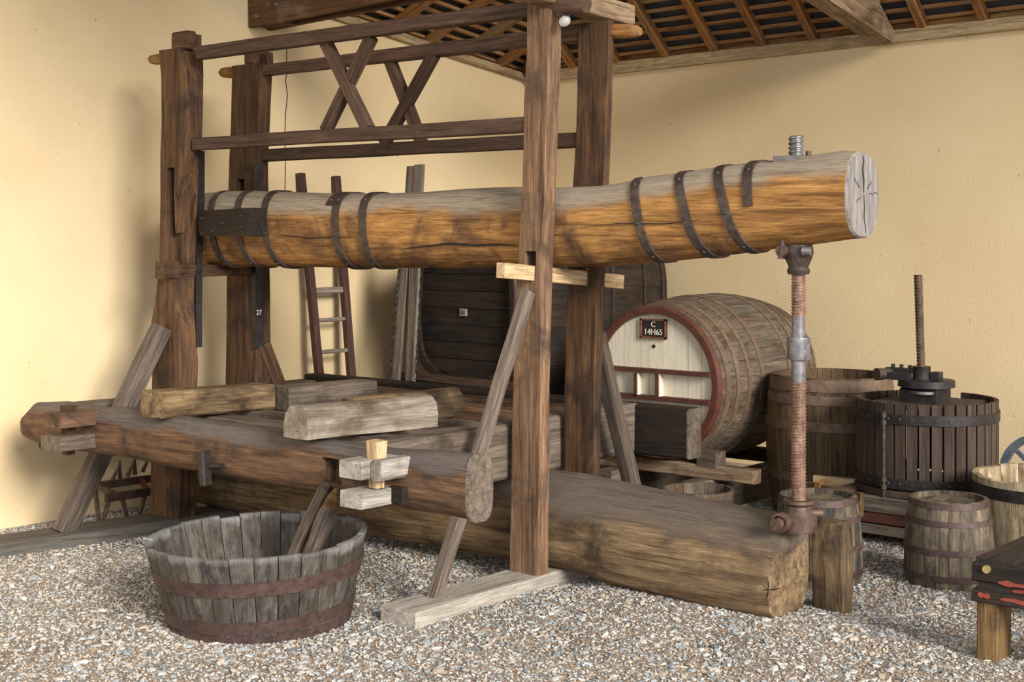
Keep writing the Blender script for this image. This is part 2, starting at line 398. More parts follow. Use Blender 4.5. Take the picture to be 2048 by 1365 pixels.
# hairline crack
pts = [(574, 95), (573, 125), (576, 140), (571, 160), (575, 190), (571, 230), (570, 270), (571, 330), (570, 380)]
Pc = [onU(x, y, UL+.0015) for x, y in pts]
V = []; Fc = []
for p in Pc: V += [p+Vector((0, -.0035, 0)), p+Vector((.0012, 0, 0)), p+Vector((0, .0035, 0))]
for i in range(len(Pc)-1): Fc += [(3*i, 3*i+1, 3*i+4, 3*i+3), (3*i+1, 3*i+2, 3*i+5, 3*i+4)]
mesh('crack', V, Fc, M['dark'], wall_left, None, 0)

# roof: two slopes meeting over the corner
PR, PL = .845, .457
def zR(u, v): return plate_z(u)+.05+PR*(VR-v)
def zL(u, v): return rake(v)+.05+PL*(u-UL)
roof = thing('roof', (UL, VR, 3.0), None, None); roof.name = 'ceiling'; tag(roof, 'slate roof underside on rafters and battens', kind='structure')
V1 = 4.6; U1 = 2.0
def hipU(v): return UL+(PR-.123)*(VR-v)/PL       # u where both slopes are level
# right slope tiles : rows of slates between battens (each row one board of slates)
def quad_slab(name, a, b, c, d, th, mat, parent):
    n = (b-a).cross(d-a).normalized()
    if n.z < 0: n = -n
    V = [a, b, c, d, a+n*th, b+n*th, c+n*th, d+n*th]
    return mesh(name, V, [(0, 1, 2, 3), (4, 7, 6, 5), (0, 4, 5, 1), (1, 5, 6, 2), (2, 6, 7, 3), (3, 7, 4, 0)], mat, parent, None, 0)
up = .045
BS = .074
nrow = int((VR-V1)/BS)
tw = .24
for i in range(nrow+1):
    v = VR+.05-i*BS
    u0 = max(UL, hipU(v)) if v < VR else UL
    p0 = Vector((u0, v, zR(u0, v)+.06)); p1 = Vector((U1, v, zR(U1, v)+.06))
    if u0 < U1-.1: beam('batten', p0, p1, .036, .026, M['batten'], roof, amp=0, r=.1, seg=2)
for i in range(int((VR-2.5)/BS)):
    # left slope battens run with the rake of the left wall
    du = i*BS*1.25-.02
    u = UL+du
    va = VR-PL*du/(PR-.123)
    if va < 3.2: break
    p0 = Vector((u, min(va, VR), zL(u, min(va, VR))+.06)); p1 = Vector((u, 3.0, zL(u, 3.0)+.06))
    beam('batten', p0, p1, .036, .026, M['batten'], roof, amp=0, r=.1, seg=2)
ru = [onV(x, y, VR).x for x, y in ((1150, 160), (1236, 135), (1335, 122), (1432, 108), (1528, 98), (1630, 88), (1735, 78), (1848, 65), (1970, 50), (2090, 36))]
ru += [ru[-1]+.36*k for k in range(1, 6)]
for u in ru:
    vt = V1
    if u < hipU(V1): vt = VR-(u-UL)*PL/(PR-.123)
    if VR-vt < .25: continue
    beam('rafter', (u, VR+.02, zR(u, VR)+.01), (u, vt, zR(u, vt)+.01), .06, .075, M['roofwood'], roof, amp=.002)
for k in range(14):
    v = VR-.35-.42*k
    if v < 3.2: break
    du = (PR-.123)*(VR-v)/PL; ue = min(UL+du, UL+2.6)
    if ue-UL < .2: continue
    beam('rafter', (UL-.02, v, zL(UL, v)+.01), (ue, v, zL(ue, v)+.01), .06, .075, M['roofwood'], roof, amp=.002)
beam('hip_rafter', (UL, VR, zR(UL, VR)), (hipU(V1), V1, zR(hipU(V1), V1)), .08, .1, M['roofwood'], roof)
# slates, one course per batten gap on each slope, lying on the battens
slate0 = None; nsl = 0
sm_ = Matrix.Rotation(-math.atan(PR), 4, 'X')
for i in range(nrow):
    v0, v1 = VR+.16-i*BS, VR+.16-(i+1)*BS-.03
    u0 = UL-.3 if v0 > VR-.1 else hipU(v0)-.05
    if u0 > U1-.2: break
    us_ = u0
    if i < 13:                    # the courses that show are laid slate by slate
        us_ = max(u0, UL-.1)+(i % 2)*.1-.1
        while us_ < -3.1 and nsl < 290:
            vm = (v0+v1)/2; m = T(us_+.1, vm, zR(us_+.1, vm)+.092) @ RX(-math.atan(PR)-.06)
            if slate0 is None: slate0 = mesh('slate', [(x, y, z) for z in (-.004, .004) for x, y in ((-.099, -.09), (.099, -.09), (.099, .09), (-.099, .09))], [(0, 3, 2, 1), (4, 5, 6, 7), (0, 1, 5, 4), (1, 2, 6, 5), (2, 3, 7, 6), (3, 0, 4, 7)], M['tile'], roof, m, 0)
            else: dup(slate0, roof, m, 'slate')
            us_ += .2; nsl += 1
    quad_slab('slate_course', Vector((us_, v0, zR(us_, v0)+.085)), Vector((U1, v0, zR(U1, v0)+.085)), Vector((U1, v1, zR(U1, v1)+.1)), Vector((us_, v1, zR(us_, v1)+.1)), .008, M['tile'], roof)
for i in range(60):
    ua, ubb = UL-.3+i*BS*1.25, UL-.3+(i+1)*BS*1.25+.03
    va = VR+.3-PL*max(0, ua-UL)/(PR-.123)
    if va < 0 or ua > UL+4.2: break
    quad_slab('slate_course', Vector((ua, va, zL(ua, va)+.085)), Vector((ua, -1.2, zL(ua, -1.2)+.085)), Vector((ubb, -1.2, zL(ubb, -1.2)+.1)), Vector((ubb, va-.05, zL(ubb, va-.05)+.1)), .008, M['tile'], roof)
# unseen front slope beyond the ridge, added to hold back sky light
zr_ = zR(0, V1)
quad_slab('added_front_slope', Vector((UL-.3, V1+.05, zr_+.1)), Vector((U1, V1+.05, zr_+.1)), Vector((U1, 2.2, zr_+.1-.845*2.45)), Vector((UL-.3, 2.2, zr_+.1-.845*2.45)), .03, M['tile'], roof)
# wall plates
quadp = beam('trim_1', (UL, VR-.02, plate_z(UL)+.03), (3, VR-.02, plate_z(3)+.03), .05, .09, M['plate'], None)
tag(quadp, 'dusty timber wall plate along the back wall', kind='structure')
quadp = beam('trim_2', (UL+.02, VR, rake(VR)+.03), (UL+.02, 3, rake(3)+.03), .05, .06, M['plate'], None)
tag(quadp, 'timber plate along the sloping top of the left wall', kind='structure')
beam('eave_board', (UL-.03, VR+.03, plate_z(UL)+.09), (3, VR+.03, plate_z(3)+.09), .03, .16, M['roofwood'], roof)
beam('eave_board', (UL-.04, VR, rake(VR)+.11), (UL-.04, -1.2, rake(-1.2)+.11), .03, .17, M['roofwood'], roof)
# tie beam bolted to the left wall : two boards with a spacer
ta = onU(502, 56, UL+.01)
tie = thing('tie_beam', ta, 'brown double-board tie beam bolted to the left wall high above the press', 'beam')
zt = ta.z
for dv, dz in ((0, 0), (.16, .0)):
    beam('board', (ta.x, ta.y+dv, zt+.15+dz), (ta.x+3.0, ta.y+dv, zt+.15+dz+.1), .045, .3, M['tie'], tie)
box('spacer', (ta.x+.02, ta.y+.0225, zt+.01), (ta.x+.3, ta.y+.1375, zt+.25), M['tie'], tie)
for (x, y) in ((552, 8), (515, 33)):
    p = onV(x, y, ta.y-.02)
    tube('bolt', p+Vector((0, .0, 0)), p+Vector((0, -.012, 0)), .016, .012, M['steel'], tie, 10)
# sloping truss timber at the back wall
pa = onV(1775, 84, VR-.02); pb = pa+Vector((0, -2.2, 2.2*.18))
tr = thing('truss_timber', pa, 'dusty grey truss timber with a stepped end resting on the back wall plate', 'beam')
L = (pb-pa).length
secs = [(t_, [(.06, 0), (.06, h_), (-.06, h_), (-.06, 0)]) for t_, h_ in ((0, .05), (.12, .10), (.28, .18), (.30, .21), (.45, .29), (L, .29))]
loft_local('timber', secs, M['truss'], tr, frame(pa, pb), .004)
beam('soffit_board', pa+Vector((0, -.05, -.012)), pb+Vector((0, 0, -.012)), .15, .022, M['truss'], tr)

# ------------------------------------------------------------------ press frame
VFR, VBR, VFL, VBL = 5.288, 5.71, 5.03, 5.60
pf = thing('lever_press', (-5.4, 5.3, 0), 'tall dark oak frame of the lever press with four posts rails and cross braces', 'press frame')
def post(rows, vf, mat, zbot=.07, ztop=None, minb=0.0):
    secs = []
    for y, xl, xc, xr in rows:
        c = onV(xc, y, vf); l = onV(xl, y, vf); b = onU(xr, y, c.x)
        vb = max(b.y, vf+minb); secs.append((c.z, l.x, c.x, vf, vb))
    secs.sort()
    if secs[0][0] > zbot: secs.insert(0, (zbot,)+secs[0][1:])
    if ztop: secs.append((ztop,)+secs[-1][1:])
    # finer rows
    fine = []
    for a, b in zip(secs, secs[1:]):
        k = max(1, int((b[0]-a[0])/.1))
        for i in range(k): fine.append(tuple(p+(q-p)*i/k for p, q in zip(a, b)))
    fine.append(secs[-1])
    z0 = fine[0][0]; cx = fine[0][2]; cy = vf
    Mw = frame((cx, cy, z0), (cx, cy, z0+1), (0, 1, 0))      # local X up
    inv = Mw.inverted(); out = []
    for z, ul, uc, v0, vb in fine:
        c = min(uc-ul, vb-v0)*.09
        ring = [(uc-c, v0), (uc, v0+c), (uc, vb-c), (uc-c, vb), (ul+c, vb), (ul, vb-c), (ul, v0+c), (ul+c, v0)]
        loc = [inv @ Vector((a, b, z)) for a, b in ring]
        out.append((loc[0].x, [(q.y, q.z) for q in loc]))
    return loft_local('post', out, mat, pf, Mw, .004, 40, 3)
FRo = post([(0, 1053, 1103, 1125), (100, 1050, 1099, 1124), (200, 1045, 1096, 1120), (300, 1044, 1094, 1117), (400, 1041, 1091, 1113), (450, 1038, 1087, 1111), (500, 1035, 1083, 1109), (580, 1030, 1081, 1106), (780, 1025, 1083, 1101), (1150, 1017, 1076, 1098)], VFR, M['postfr'], ztop=2.98)
BRo = post([(40, 1159, 1219, 1229), (100, 1156, 1218, 1229), (200, 1153, 1212, 1226), (330, 1147, 1211, 1221), (560, 1134, 1195, 1211), (780, 1128, 1189, 1204), (940, 1128, 1187, 1201)], VBR, M['post'])
FLo = post([(95, 315, 359, 396), (115, 316, 364, 409), (150, 320, 371, 409), (240, 321, 375, 408), (300, 318, 373, 405), (400, 318, 351, 399), (520, 316, 346, 394), (600, 308, 348, 392), (650, 300, 358, 393), (730, 302, 360, 399), (1035, 298, 356, 394)], VFL, M['post'])
BLo = post([(125, 463, 522, 531), (150, 462, 520, 546), (250, 460, 517, 542), (320, 457, 516, 537), (560, 451, 511, 542), (700, 450, 512, 544), (760, 449, 512, 544)], VBL, M['post'])
def slot(o, x0, x1, y0, y1, vf, depth):
    a = onV(x0, y1, vf); b = onV(x1, y0, vf)
    cut(o, (a.x, vf-.05, a.z), (b.x, vf+depth, b.z))
slot(FRo, 1050, 1072, 503, 548, VFR, .3)
slot(FLo, 333, 348, 335, 530, VFL, .07)
slot(BLo, 474, 488, 358, 470, VBL, .06)
# post-top tenons
for vf, x0, x1, y0, y1, b in ((VFL, 340, 369, 60, 100, .07), (VFL+.08, 372, 388, 68, 96, .05), (VBL, 486, 503, 103, 130, .06), (VBL+.05, 511, 531, 103, 130, .05)):
    a = onV(x0, y1, vf); c = onV(x1, y0, vf)
    box('post_tenon', (a.x, vf+.01, a.z), (c.x, vf+.01+b, c.z), M['post'], pf, .003, .3)
# rails
def rail(xl, yl0, yl1, vl, xr, yr0, yr1, vr, th=.08, ext=.06):
    a0, a1 = onV(xl, yl0, vl), onV(xl, yl1, vl); b0, b1 = onV(xr, yr0, vr), onV(xr, yr1, vr)
    p = (a0+a1)/2; q = (b0+b1)/2; off = Vector((0, th/2, 0)); e = (q-p).normalized()*ext
    return beam('rail', p+off-e, q+off+e, th, (a0-a1).length, M['rail'], pf, th=(b0-b1).length, amp=.005)
rail(405, 90, 116, VFL+.03, 1048, 3, 31, VFR+.01, .07)
rail(535, 128, 149, VBL+.02, 1160, 48, 79, VBR+.01, .08)
rail(398, 275, 299, VFL+.03, 1041, 234, 265, VFR+.005, .07)
rail(523, 298, 322, VBL+.02, 1150, 265, 294, VBR+.01, .07)
# through-tenon knobs
def knob(x0, x1, y, r, v, sgn):
    p = onV(x0, y, v); q = onV(x1, y, v)
    tube('tenon_knob', p, q, r, r*.55, M['roofwood'], pf, 12, .004, [(.6, r*1.02), (.9, r*.85)])
knob(1215, 1281, 63, .036, VBR+.05, 1); knob(330, 300, 119, .03, VFL+.05, -1); knob(480, 442, 145, .034, VBL+.05, -1)
tube('tenon_knob', onV(1095, 8, VFR+.05), onV(1172, 6, VFR+.05), .056, .045, M['rail'], pf, 14, .004, [(.5, .058), (.93, .053)])
# cross braces
def strut(x0, y0, x1, y1, v0, wd, th):
    return beam('cross_brace', onV(x0, y0, v0)+Vector((0, th/2, 0)), onV(x1, y1, v0)+Vector((0, th/2, 0)), th, wd, M['rail'], pf, up=(0, 0, 1), amp=.003)
strut(643, 80, 730, 258, 5.197, .062, .05); strut(737, 72, 645, 262, 5.212, .062, .05)
strut(773, 118, 838, 288, 5.68, .062, .05); strut(862, 108, 762, 288, 5.665, .066, .05)
# head timber over the right-hand posts
hb = BRo and onV(1190, 40, VBR)
beam('head_timber', onV(1205, 22, VBR+.04)+Vector((.02, -.75, .03)), onU(1248, 32, -4.24)+Vector((0, .0, .0)), .13, .1, M['truss'], pf)
# sills
s0 = onZ(858, 1246, 0)
beam('sill', (-4.335, 4.44, .03), (-4.32, 6.52, .03), .21, .085, M['sill'], pf, amp=.003, r=.06)
beam('sill', (-6.98, 3.92, .03), (-6.55, 6.6, .03), .26, .085, M['silldark'], pf, amp=.003, r=.06)
# diagonal braces
beam('diagonal_brace', onZ(868, 1200, .06), onV(1056, 584, 5.262), .058, .055, M['brace'], pf, up=(1, 0, 0))
beam('diagonal_brace', (-4.30, 6.29, .06), (-4.29, 5.83, 1.2), .08, .07, M['brace'], pf, up=(1, 0, 0))
beam('diagonal_brace', onZ(127, 1066, .06), onV(324, 655, 5.0), .1, .095, M['brace'], pf, up=(1, 0, 0))
beam('diagonal_brace', (-6.68, 6.12, .06), (-6.68, 5.66, 1.04), .09, .08, M['post'], pf, up=(1, 0, 0))
# iron guide strips
c = onV(394, 500, VFL)
def strip(o, u, v0, v1, z0, z1): return box('guide_strip', (u, v0, z0), (u+.012, v1, z1), M['black'], pf)
rows_ = [(300, 373, 398, 409), (400, 351, 397, 409), (520, 346, 392, 405), (600, 348, 391, 404), (650, 358, 392, 404), (698, 360, 393, 404)]
secs = []
for y, xc, xa, xb in rows_:
    uc = onV(xc, y, VFL).x; a = onU(xa, y, uc+.004); b = onU(xb, y, uc+.004); z = onV(xc, y, VFL).z
    secs.append((z, uc, a.y, b.y))
secs = secs[::-1]; Mw = frame((0, 0, 0), (0, 0, 1), (0, 1, 0)); inv = Mw.inverted(); o_ = []
for z, uc, va, vb in secs:
    l_ = [inv @ Vector(q+(z,)) for q in ((uc+.006, va), (uc+.006, vb), (uc-.03, vb), (uc-.03, va))]; o_.append((l_[0].x, [(q.y, q.z) for q in l_]))
loft_local('guide_strip', o_, M['black'], pf, Mw, 0)
rows_ = [(325, 516, 523), (560, 511, 524), (698, 512, 525)]
o_ = []
for y, xa, xb in rows_[::-1]:
    uc = onV(xa, y, VBL).x; b = onU(xb, y, uc); z = onV(xa, y, VBL).z
    l_ = [inv @ Vector(q+(z,)) for q in ((uc+.008, VBL-.006), (uc+.008, b.y), (uc-.03, b.y), (uc-.03, VBL-.006))]; o_.append((l_[0].x, [(q.y, q.z) for q in l_]))
loft_local('guide_strip', o_, M['black'], pf, Mw, 0)
ubl = onV(511.5, 626, VBL).x+.0095; pn = onU(518, 626, ubl)
text('number', '27', .042, M['white'], pf, T(ubl, pn.y, pn.z) @ RZ(PI/2) @ RX(PI/2), .0008)
# cross bar carrying the lever between the left posts
box('cross_bar', (-6.80, 4.98, 1.455), (-6.70, 5.66, 1.524), M['post'], pf, .003)
bx = onV(330, 540, VFL-.04)
box('cross_bar_end', (bx.x-.05, VFL-.07, bx.z-.05), (bx.x+.04, VFL+.03, bx.z+.05), M['post'], pf, .003)

# pale locking bar through the right-hand posts
lb0 = onU(1001, 541, -4.281); lb1 = onU(1240, 564, -4.279)
for po, v in ((FRo, VFR), (BRo, VBR)):
    c = lb0.lerp(lb1, (v+.05-lb0.y)/(lb1.y-lb0.y))
    cut(po, (c.x-.027, v-.05, c.z-.032), (c.x+.027, v+.2, c.z+.06))
lb = beam('locking_bar', lb0, lb1, .05, .072, M['pale'], None, amp=.001, r=.08)
tag(lb, 'pale new timber bar pushed through the slotted right posts under the lever', 'wooden bar')

# ------------------------------------------------------------------ lever
lev = thing('lever_beam', (-4.8, 5.46, 1.5), 'huge golden-brown oak lever log with iron straps held between the posts', 'lever beam')
rows = [(400, 388, 531), (470, 383, 534), (550, 383, 534), (640, 386, 536), (700, 387, 537), (760, 387, 536), (860, 383, 537), (940, 378, 537), (1040, 374, 536), (1130, 375, 534), (1210, 371, 533), (1252, 365, 529), (1307, 353, 525), (1390, 344, 518), (1475, 330, 509), (1560, 320, 497), (1629, 310, 489), (1697, 300, 480), (1722, 303, 478)]
sl_ = []
for x, yt, yb in rows:
    v = 5.415+min(1, (x-400)/660)*.123+max(0, x-1060)/660*.012
    a, b = onV(x, yt, v), onV(x, yb, v)
    hw = .165 if x < 560 else (.168 if x < 760 else (.155 if x < 1300 else .152))
    sl_.append((a.x, v, (a.z+b.z)/2, hw, (a.z-b.z)/2))
LM = T(-4.8, 5.46, 1.75)
secs = []; dense = []
for a, b in zip(sl_, sl_[1:]):
    k = max(1, int((b[0]-a[0])/.06))
    for i in range(k): dense.append(tuple(p+(q-p)*i/k for p, q in zip(a, b)))
dense.append(sl_[-1])
def lev_at(u):
    for a, b in zip(dense, dense[1:]):
        if u <= b[0]: t = (u-a[0])/(b[0]-a[0]); return tuple(p+(q-p)*t for p, q in zip(a, b))
    return dense[-1]
for u, v, z, hw, hh in dense:
    secs.append((u+4.8, [(y+v-5.46, zz+z-1.75) for y, zz in supere(hw, hh, 20, 2.5)]))
logo = loft_local('log', secs, M['lever'], lev, LM, .006, 50, 1.6)
u, v, z, hw, hh = dense[-1]
loft_local('end_grain', [(0, [(y+v-5.46, zz+z-1.75) for y, zz in supere(hw*.985, hh*.985, 20, 2.5)]), (.012, [(y+v-5.46, zz+z-1.75) for y, zz in supere(hw*.95, hh*.95, 20, 2.5)])], M['endgrain'], lev, T(u, 5.46, 1.75), .004)
def crack(parent, pts, wd, nrm):
    V = []; Fc = []; nrm = Vector(nrm)
    for i, p in enumerate(pts):
        p = Vector(p); q = Vector(pts[min(i+1, len(pts)-1)])-Vector(pts[max(i-1, 0)]); sdir = q.cross(nrm).normalized()
        k = wd*(1-abs(2*i/(len(pts)-1)-1)**2*.85)/2; V += [p-sdir*k, p+nrm*.0015, p+sdir*k, p-nrm*.006]
    for i in range(len(pts)-1):
        for a, b in ((0, 1), (1, 2), (2, 3), (3, 0)): Fc.append((4*i+a, 4*i+b, 4*i+4+b, 4*i+4+a))
    return mesh('drying_crack', V, Fc, M['dark'], parent, None, 0)
def ray(parent, c, ex, ey, nrm, ang, r0, r1, wd, n=6):
    pts = []
    for i in range(n+1):
        r = r0+(r1-r0)*i/n; a = ang+.06*math.sin(i*1.7+ang*5); pts.append(Vector(c)+Vector(ex)*math.cos(a)*r+Vector(ey)*math.sin(a)*r)
    crack(parent, pts, wd, nrm)
for ang, r0, r1, wd in ((1.62, .01, .165, .011), (-1.5, .0, .16, .007), (.1, .05, .13, .003), (.7, .04, .09, .003), (2.5, .05, .11, .003), (3.5, .03, .08, .002)):
    ray(lev, (u+.0135, v, z), (0, 1, 0), (0, 0, 1), (1, 0, 0), ang, r0, r1, wd)
for xs, ys, wd in (((800, 860, 900, 950, 1000, 1036), (499, 492, 487, 491, 489, 492), .012), ((560, 620, 690), (470, 476, 474), .004), ((1150, 1240, 1330, 1400), (455, 447, 448, 440), .004)):
    pts = []
    for x, y in zip(xs, ys):
        q = onV(x, y, 5.34); _, lv, lz, lw, lh = lev_at(q.x); tt = min(.98, abs(q.z-lz)/lh); vv = lv-lw*(1-tt**2.5)**(1/2.5)
        q = onV(x, y, vv); pts.append(q+Vector((0, -.006, 0)))
    crack(lev, pts, wd, (0, -1, 0))
def strap(x, a0, a1, tilt, wd=.045):
    # band following the log's skin from angle a0 to a1 (radians, 0 = back, pi = front, pi/2 top)
    cu = onV(x, 460, 5.3).x; V = []; Fc = []; n = 26
    for i in range(n+1):
        a = a0+(a1-a0)*i/n
        uu = cu+tilt*(.5-.5*math.sin(a))
        for du in (-wd/2, wd/2):
            _, v, z, hw, hh = lev_at(uu+du); cth, sth = math.cos(a), math.sin(a); e = 2/2.5
            for off in (-.004, .009):
                V.append((uu+du, v+(hw+off)*math.copysign(abs(cth)**e, cth), z+(hh+off)*math.copysign(abs(sth)**e, sth)))
    for i in range(n):
        b = i*4; q = b+4
        for k0, k1 in ((0, 1), (1, 3), (3, 2), (2, 0)): Fc.append((b+k0, b+k1, q+k1, q+k0))
    Fc += [(0, 1, 3, 2), (n*4, n*4+2, n*4+3, n*4+1)]
    o = mesh('iron_strap', V, Fc, M['strap'], lev, None, 40)
    for a in (2.3, 3.2, 4.1):
        if a0 < a < a1:
            uu = cu+tilt*(.5-.5*math.sin(a)); _, v, z, hw, hh = lev_at(uu); e = 2/2.5
            p = Vector((uu, v+(hw+.008)*math.copysign(abs(math.cos(a))**e, math.cos(a)), z+(hh+.008)*math.copysign(abs(math.sin(a))**e, math.sin(a))))
            d = Vector((0, math.cos(a), math.sin(a)))
            tube('rivet', p, p+d*.008, .009, .005, M['strap'], o, 8)
for x, a0, a1, tl in ((424, .9, 5.0, .1), (474, .9, 5.2, .1), (525, .9, 5.2, .1), (662, .9, 5.1, .06), (711, .9, 5.1, .06), (1232, 1.9, 5.2, .12), (1318, 1.2, 5.2, .16), (1396, 1.2, 5.2, .16), (1462, 1.2, 3.15, .06), (650, .9, 2.5, .02)):
    strap(x, a0, a1, tl)
# cheek plate at the left end
pa_, pb_ = onV(397, 419, 5.155), onV(496, 473, 5.155)
zc, hh = (pa_.z+pb_.z)/2, abs(pa_.z-pb_.z)/2
ring = [(pa_.x+.03, zc-hh), (pb_.x, zc-hh*1.02), (pb_.x, zc+hh*1.05), (pa_.x+.04, zc+hh*.9), (pa_.x+.012, zc+hh*.6), (pa_.x, zc), (pa_.x+.01, zc-hh*.7)]
n = len(ring); V = [(x, 5.15, z) for x, z in ring]+[(x, 5.31, z) for x, z in ring]
cp = mesh('cheek_plate', V, [tuple(range(n)), tuple(range(n, 2*n))[::-1]]+[(k, k+n, (k+1) % n+n, (k+1) % n) for k in range(n)], M['cask'], lev, None, 0)
for x, y in ((403, 438), (444, 448), (481, 433), (481, 455), (425, 463)):
    p = onV(x, y, 5.15); tube('rivet', p, p+Vector((0, -.008, 0)), .011, .007, M['black'], cp, 8)
# eye bolt on top of the right end
eb = onV(1590, 318, 5.54)
box('bolt_plate', (eb.x-.075, 5.48, eb.z-.03), (eb.x+.045, 5.60, eb.z+.012), M['steel'], lev)
threaded('bolt_stub', .033, .006, .02, .11, M['steel'], lev, T(eb.x+.005, 5.54, eb.z-.01))
tube('bolt_head', onV(1617, 318, 5.58), onV(1617, 302, 5.58), .014, .012, M['rust'], lev, 10)

# ------------------------------------------------------------------ press screw
su = onV(1597, 500, 5.54).x; sv = 5.54
sc = thing('press_screw', (su, sv, .46), 'vertical rusty steel screw with a collar joining the lever to the base log', 'press screw')
def zs(y): return onV(1597, y, sv).z
zt_, zb_ = zs(548), zs(1003)
threaded('upper_thread', .0315, .005, .0135, zs(545)-zs(632), M['thread'], sc, T(su, sv, zs(632)))
tube('shaft', (su, sv, zs(632)), (su, sv, zs(678)), .029, .029, M['steel'], sc, 18)
tube('collar', (su, sv, zs(719)), (su, sv, zs(675)), .05, .05, M['steel'], sc, 20, 0, [(.06, .051), (.5, .049), (.94, .051)])
tube('shaft', (su, sv, zs(766)), (su, sv, zs(715)), .031, .031, M['steel'], sc, 18)
threaded('lower_thread', .033, .0055, .0145, zs(764)-zs(1000), M['thread'], sc, T(su, sv, zs(1000)))
hd = lathe('swivel_head', [(.0, zs(549)), (.046, zs(549)), (.05, zs(541)), (.043, zs(534)), (.058, zs(518)), (.066, zs(505)), (.06, zs(489)), (.0, zs(486))], M['strap'], sc, T(su, sv, 0), 20)
hz = zs(502)
tube('pin', (su-.04, sv-.085, hz), (su-.04, sv+.08, hz), .026, .026, M['rust'], sc, 14)
tube('pin', (su+.045, sv-.05, hz), (su+.08, sv-.04, hz), .022, .02, M['steel'], sc, 10)
beam('hook_eye', (su-.045, sv-.058, hz-.035), (su-.03, sv-.055, hz+.075), .018, .06, M['strap'], sc, up=(0, 1, 0), amp=0, r=.5)
ft = lathe('swivel_foot', [(0, zs(1002)), (.066, zs(1000)), (.068, zs(1006)), (.05, zs(1012)), (.058, zs(1024)), (.08, zs(1036)), (.078, zs(1062)), (0, zs(1064))], M['rust'], sc, T(su, sv, 0), 20)
hz = zs(1040)
tube('pin', (su-.03, sv-.15, hz-.005), (su-.03, sv+.02, hz), .026, .028, M['rust'], sc, 14)
lathe('pin_ring', [(.03, -.018), (.042, -.018), (.042, .018), (.03, .018)], M['rust'], sc, T(su-.03, sv-.1, hz) @ RX(PI/2), 18, 30, True)
tube('pin', (su+.02, sv+.06, hz+.02), (su+.06, sv+.1, hz+.02), .022, .02, M['rust'], sc, 10)

# ------------------------------------------------------------------ base log
BM = T(-5.0, 5.55, .25)
bl = thing('base_log', (-5.0, 5.55, .02), 'massive rough-hewn oak base log lying on the gravel under the press', 'log')
prof = [(-7.15, .08, .475, -.085, .12), (-6.2, .08, .48, -.085, .12), (-5.7, .078, .46, -.03, .155), (-5.0, .076, .47, 0, .165), (-4.62, .074, .512, 0, .15), (-4.2, .074, .52, 0, .145), (-4.12, .07, .515, 0, .15), (-3.9, .05, .5, 0, .185), (-3.5, .045, .475, -.01, .185), (-3.1, .04, .45, -.02, .185), (-3.03, .045, .44, -.02, .18)]
secs = []
for a, b in zip(prof, prof[1:]+[None]):
    if b is None: seq = [a]
    else:
        k = max(1, int((b[0]-a[0])/.09)); seq = [tuple(p+(q-p)*i/k for p, q in zip(a, b)) for i in range(k)]
    for u, z0, z1, dv, hw in seq:
        h = z1-z0
        # clockwise section : upright front, sloping top rising to the back, rounded belly
        r = [(-hw*.62, z0), (-hw*.92, z0+h*.1), (-hw, z0+h*.3), (-hw*1.0, z0+h*.5), (-hw*.93, z0+h*.62), (-hw*.72, z0+h*.74), (-hw*.3, z0+h*.86), (hw*.2, z0+h*.96), (hw*.6, z0+h), (hw*.9, z0+h*.95), (hw, z0+h*.8), (hw, z0+h*.4), (hw*.85, z0+h*.1), (hw*.5, z0), (0, z0-.01)]
        secs.append((u+5.0, [(y+dv, z-.25) for y, z in r]))
loft_local('log', secs, M['log'], bl, BM, .013, 45, 1.5)
kc = onV(1536, 1180, 5.352)
for ang, r1 in ((.2, .06), (1.5, .035), (2.6, .07), (3.4, .045), (4.6, .04)): ray(bl, kc, (1, 0, 0), (0, 0, 1), (0, -1, 0), ang, .0, r1, .006, 5)
crack(bl, [onV(x, y, 5.352) for x, y in ((1405, 1125), (1440, 1145), (1475, 1160), (1520, 1172))], .005, (0, -1, 0))
# upright block behind the log end
eb0 = onZ(1652, 1222, gz(-2.9, 5.7))
blk = loft_local('end_block', [(z, supere(w_, .085, 12, 4)) for z, w_ in ((0, .055), (.1, .06), (.2, .064), (.3, .066), (.37, .06), (.41, .045), (.425, .02))], M['blockbrown'], None, T(eb0.x, eb0.y+.06, eb0.z-.03) @ RY(-PI/2) @ RX(0), .005)
tag(blk, 'upright rounded oak block standing against the end of the base log', 'wood block')

# ------------------------------------------------------------------ press bed
bed = thing('press_bed', (-5.4, 5.3, .5), 'dark oak press bed with long side beams cross beams and wedged tenons', 'press bed')
def longbeam(rows, vf, th, mat, name='side_beam', e=4.2, amp=.012):
    secs = []
    for x, yt, yb in rows:
        a = onV(x, yt, vf+th*.6); b = onV(x, yb, vf+.02); c_ = onV(x, (yt+yb)/2, vf)
        secs.append((c_.x, (a.z+b.z)/2, (a.z-b.z)/2))
    u0 = secs[0][0]; fine = []
    for a, b in zip(secs, secs[1:]):
        k = max(1, int((b[0]-a[0])/.07)); fine += [tuple(p+(q-p)*i/k for p, q in zip(a, b)) for i in range(k)]
    fine.append(secs[-1]); zc = fine[0][1]
    return loft_local(name, [(u-u0, [(y+th/2, z+zz-zc) for y, z in supere(th/2, h, 16, e)]) for u, zz, h in fine], mat, bed, T(u0, vf, zc), amp, 45, 1.8)
VB = 4.3
fb = longbeam([(41, 822, 878), (60, 798, 888), (100, 797, 897), (150, 806, 904), (172, 811, 908), (240, 812, 918), (330, 824, 936), (430, 842, 954), (525, 858, 972), (620, 875, 990), (690, 884, 1003), (760, 893, 1014), (860, 900, 1030), (925, 908, 1044), (930, 910, 1044)], VB, .17, M['bed'], 'side_beam', 3.0)
slot(fb, 643, 683, 920, 965, VB, .09)
ue = onV(930, 975, VB).x
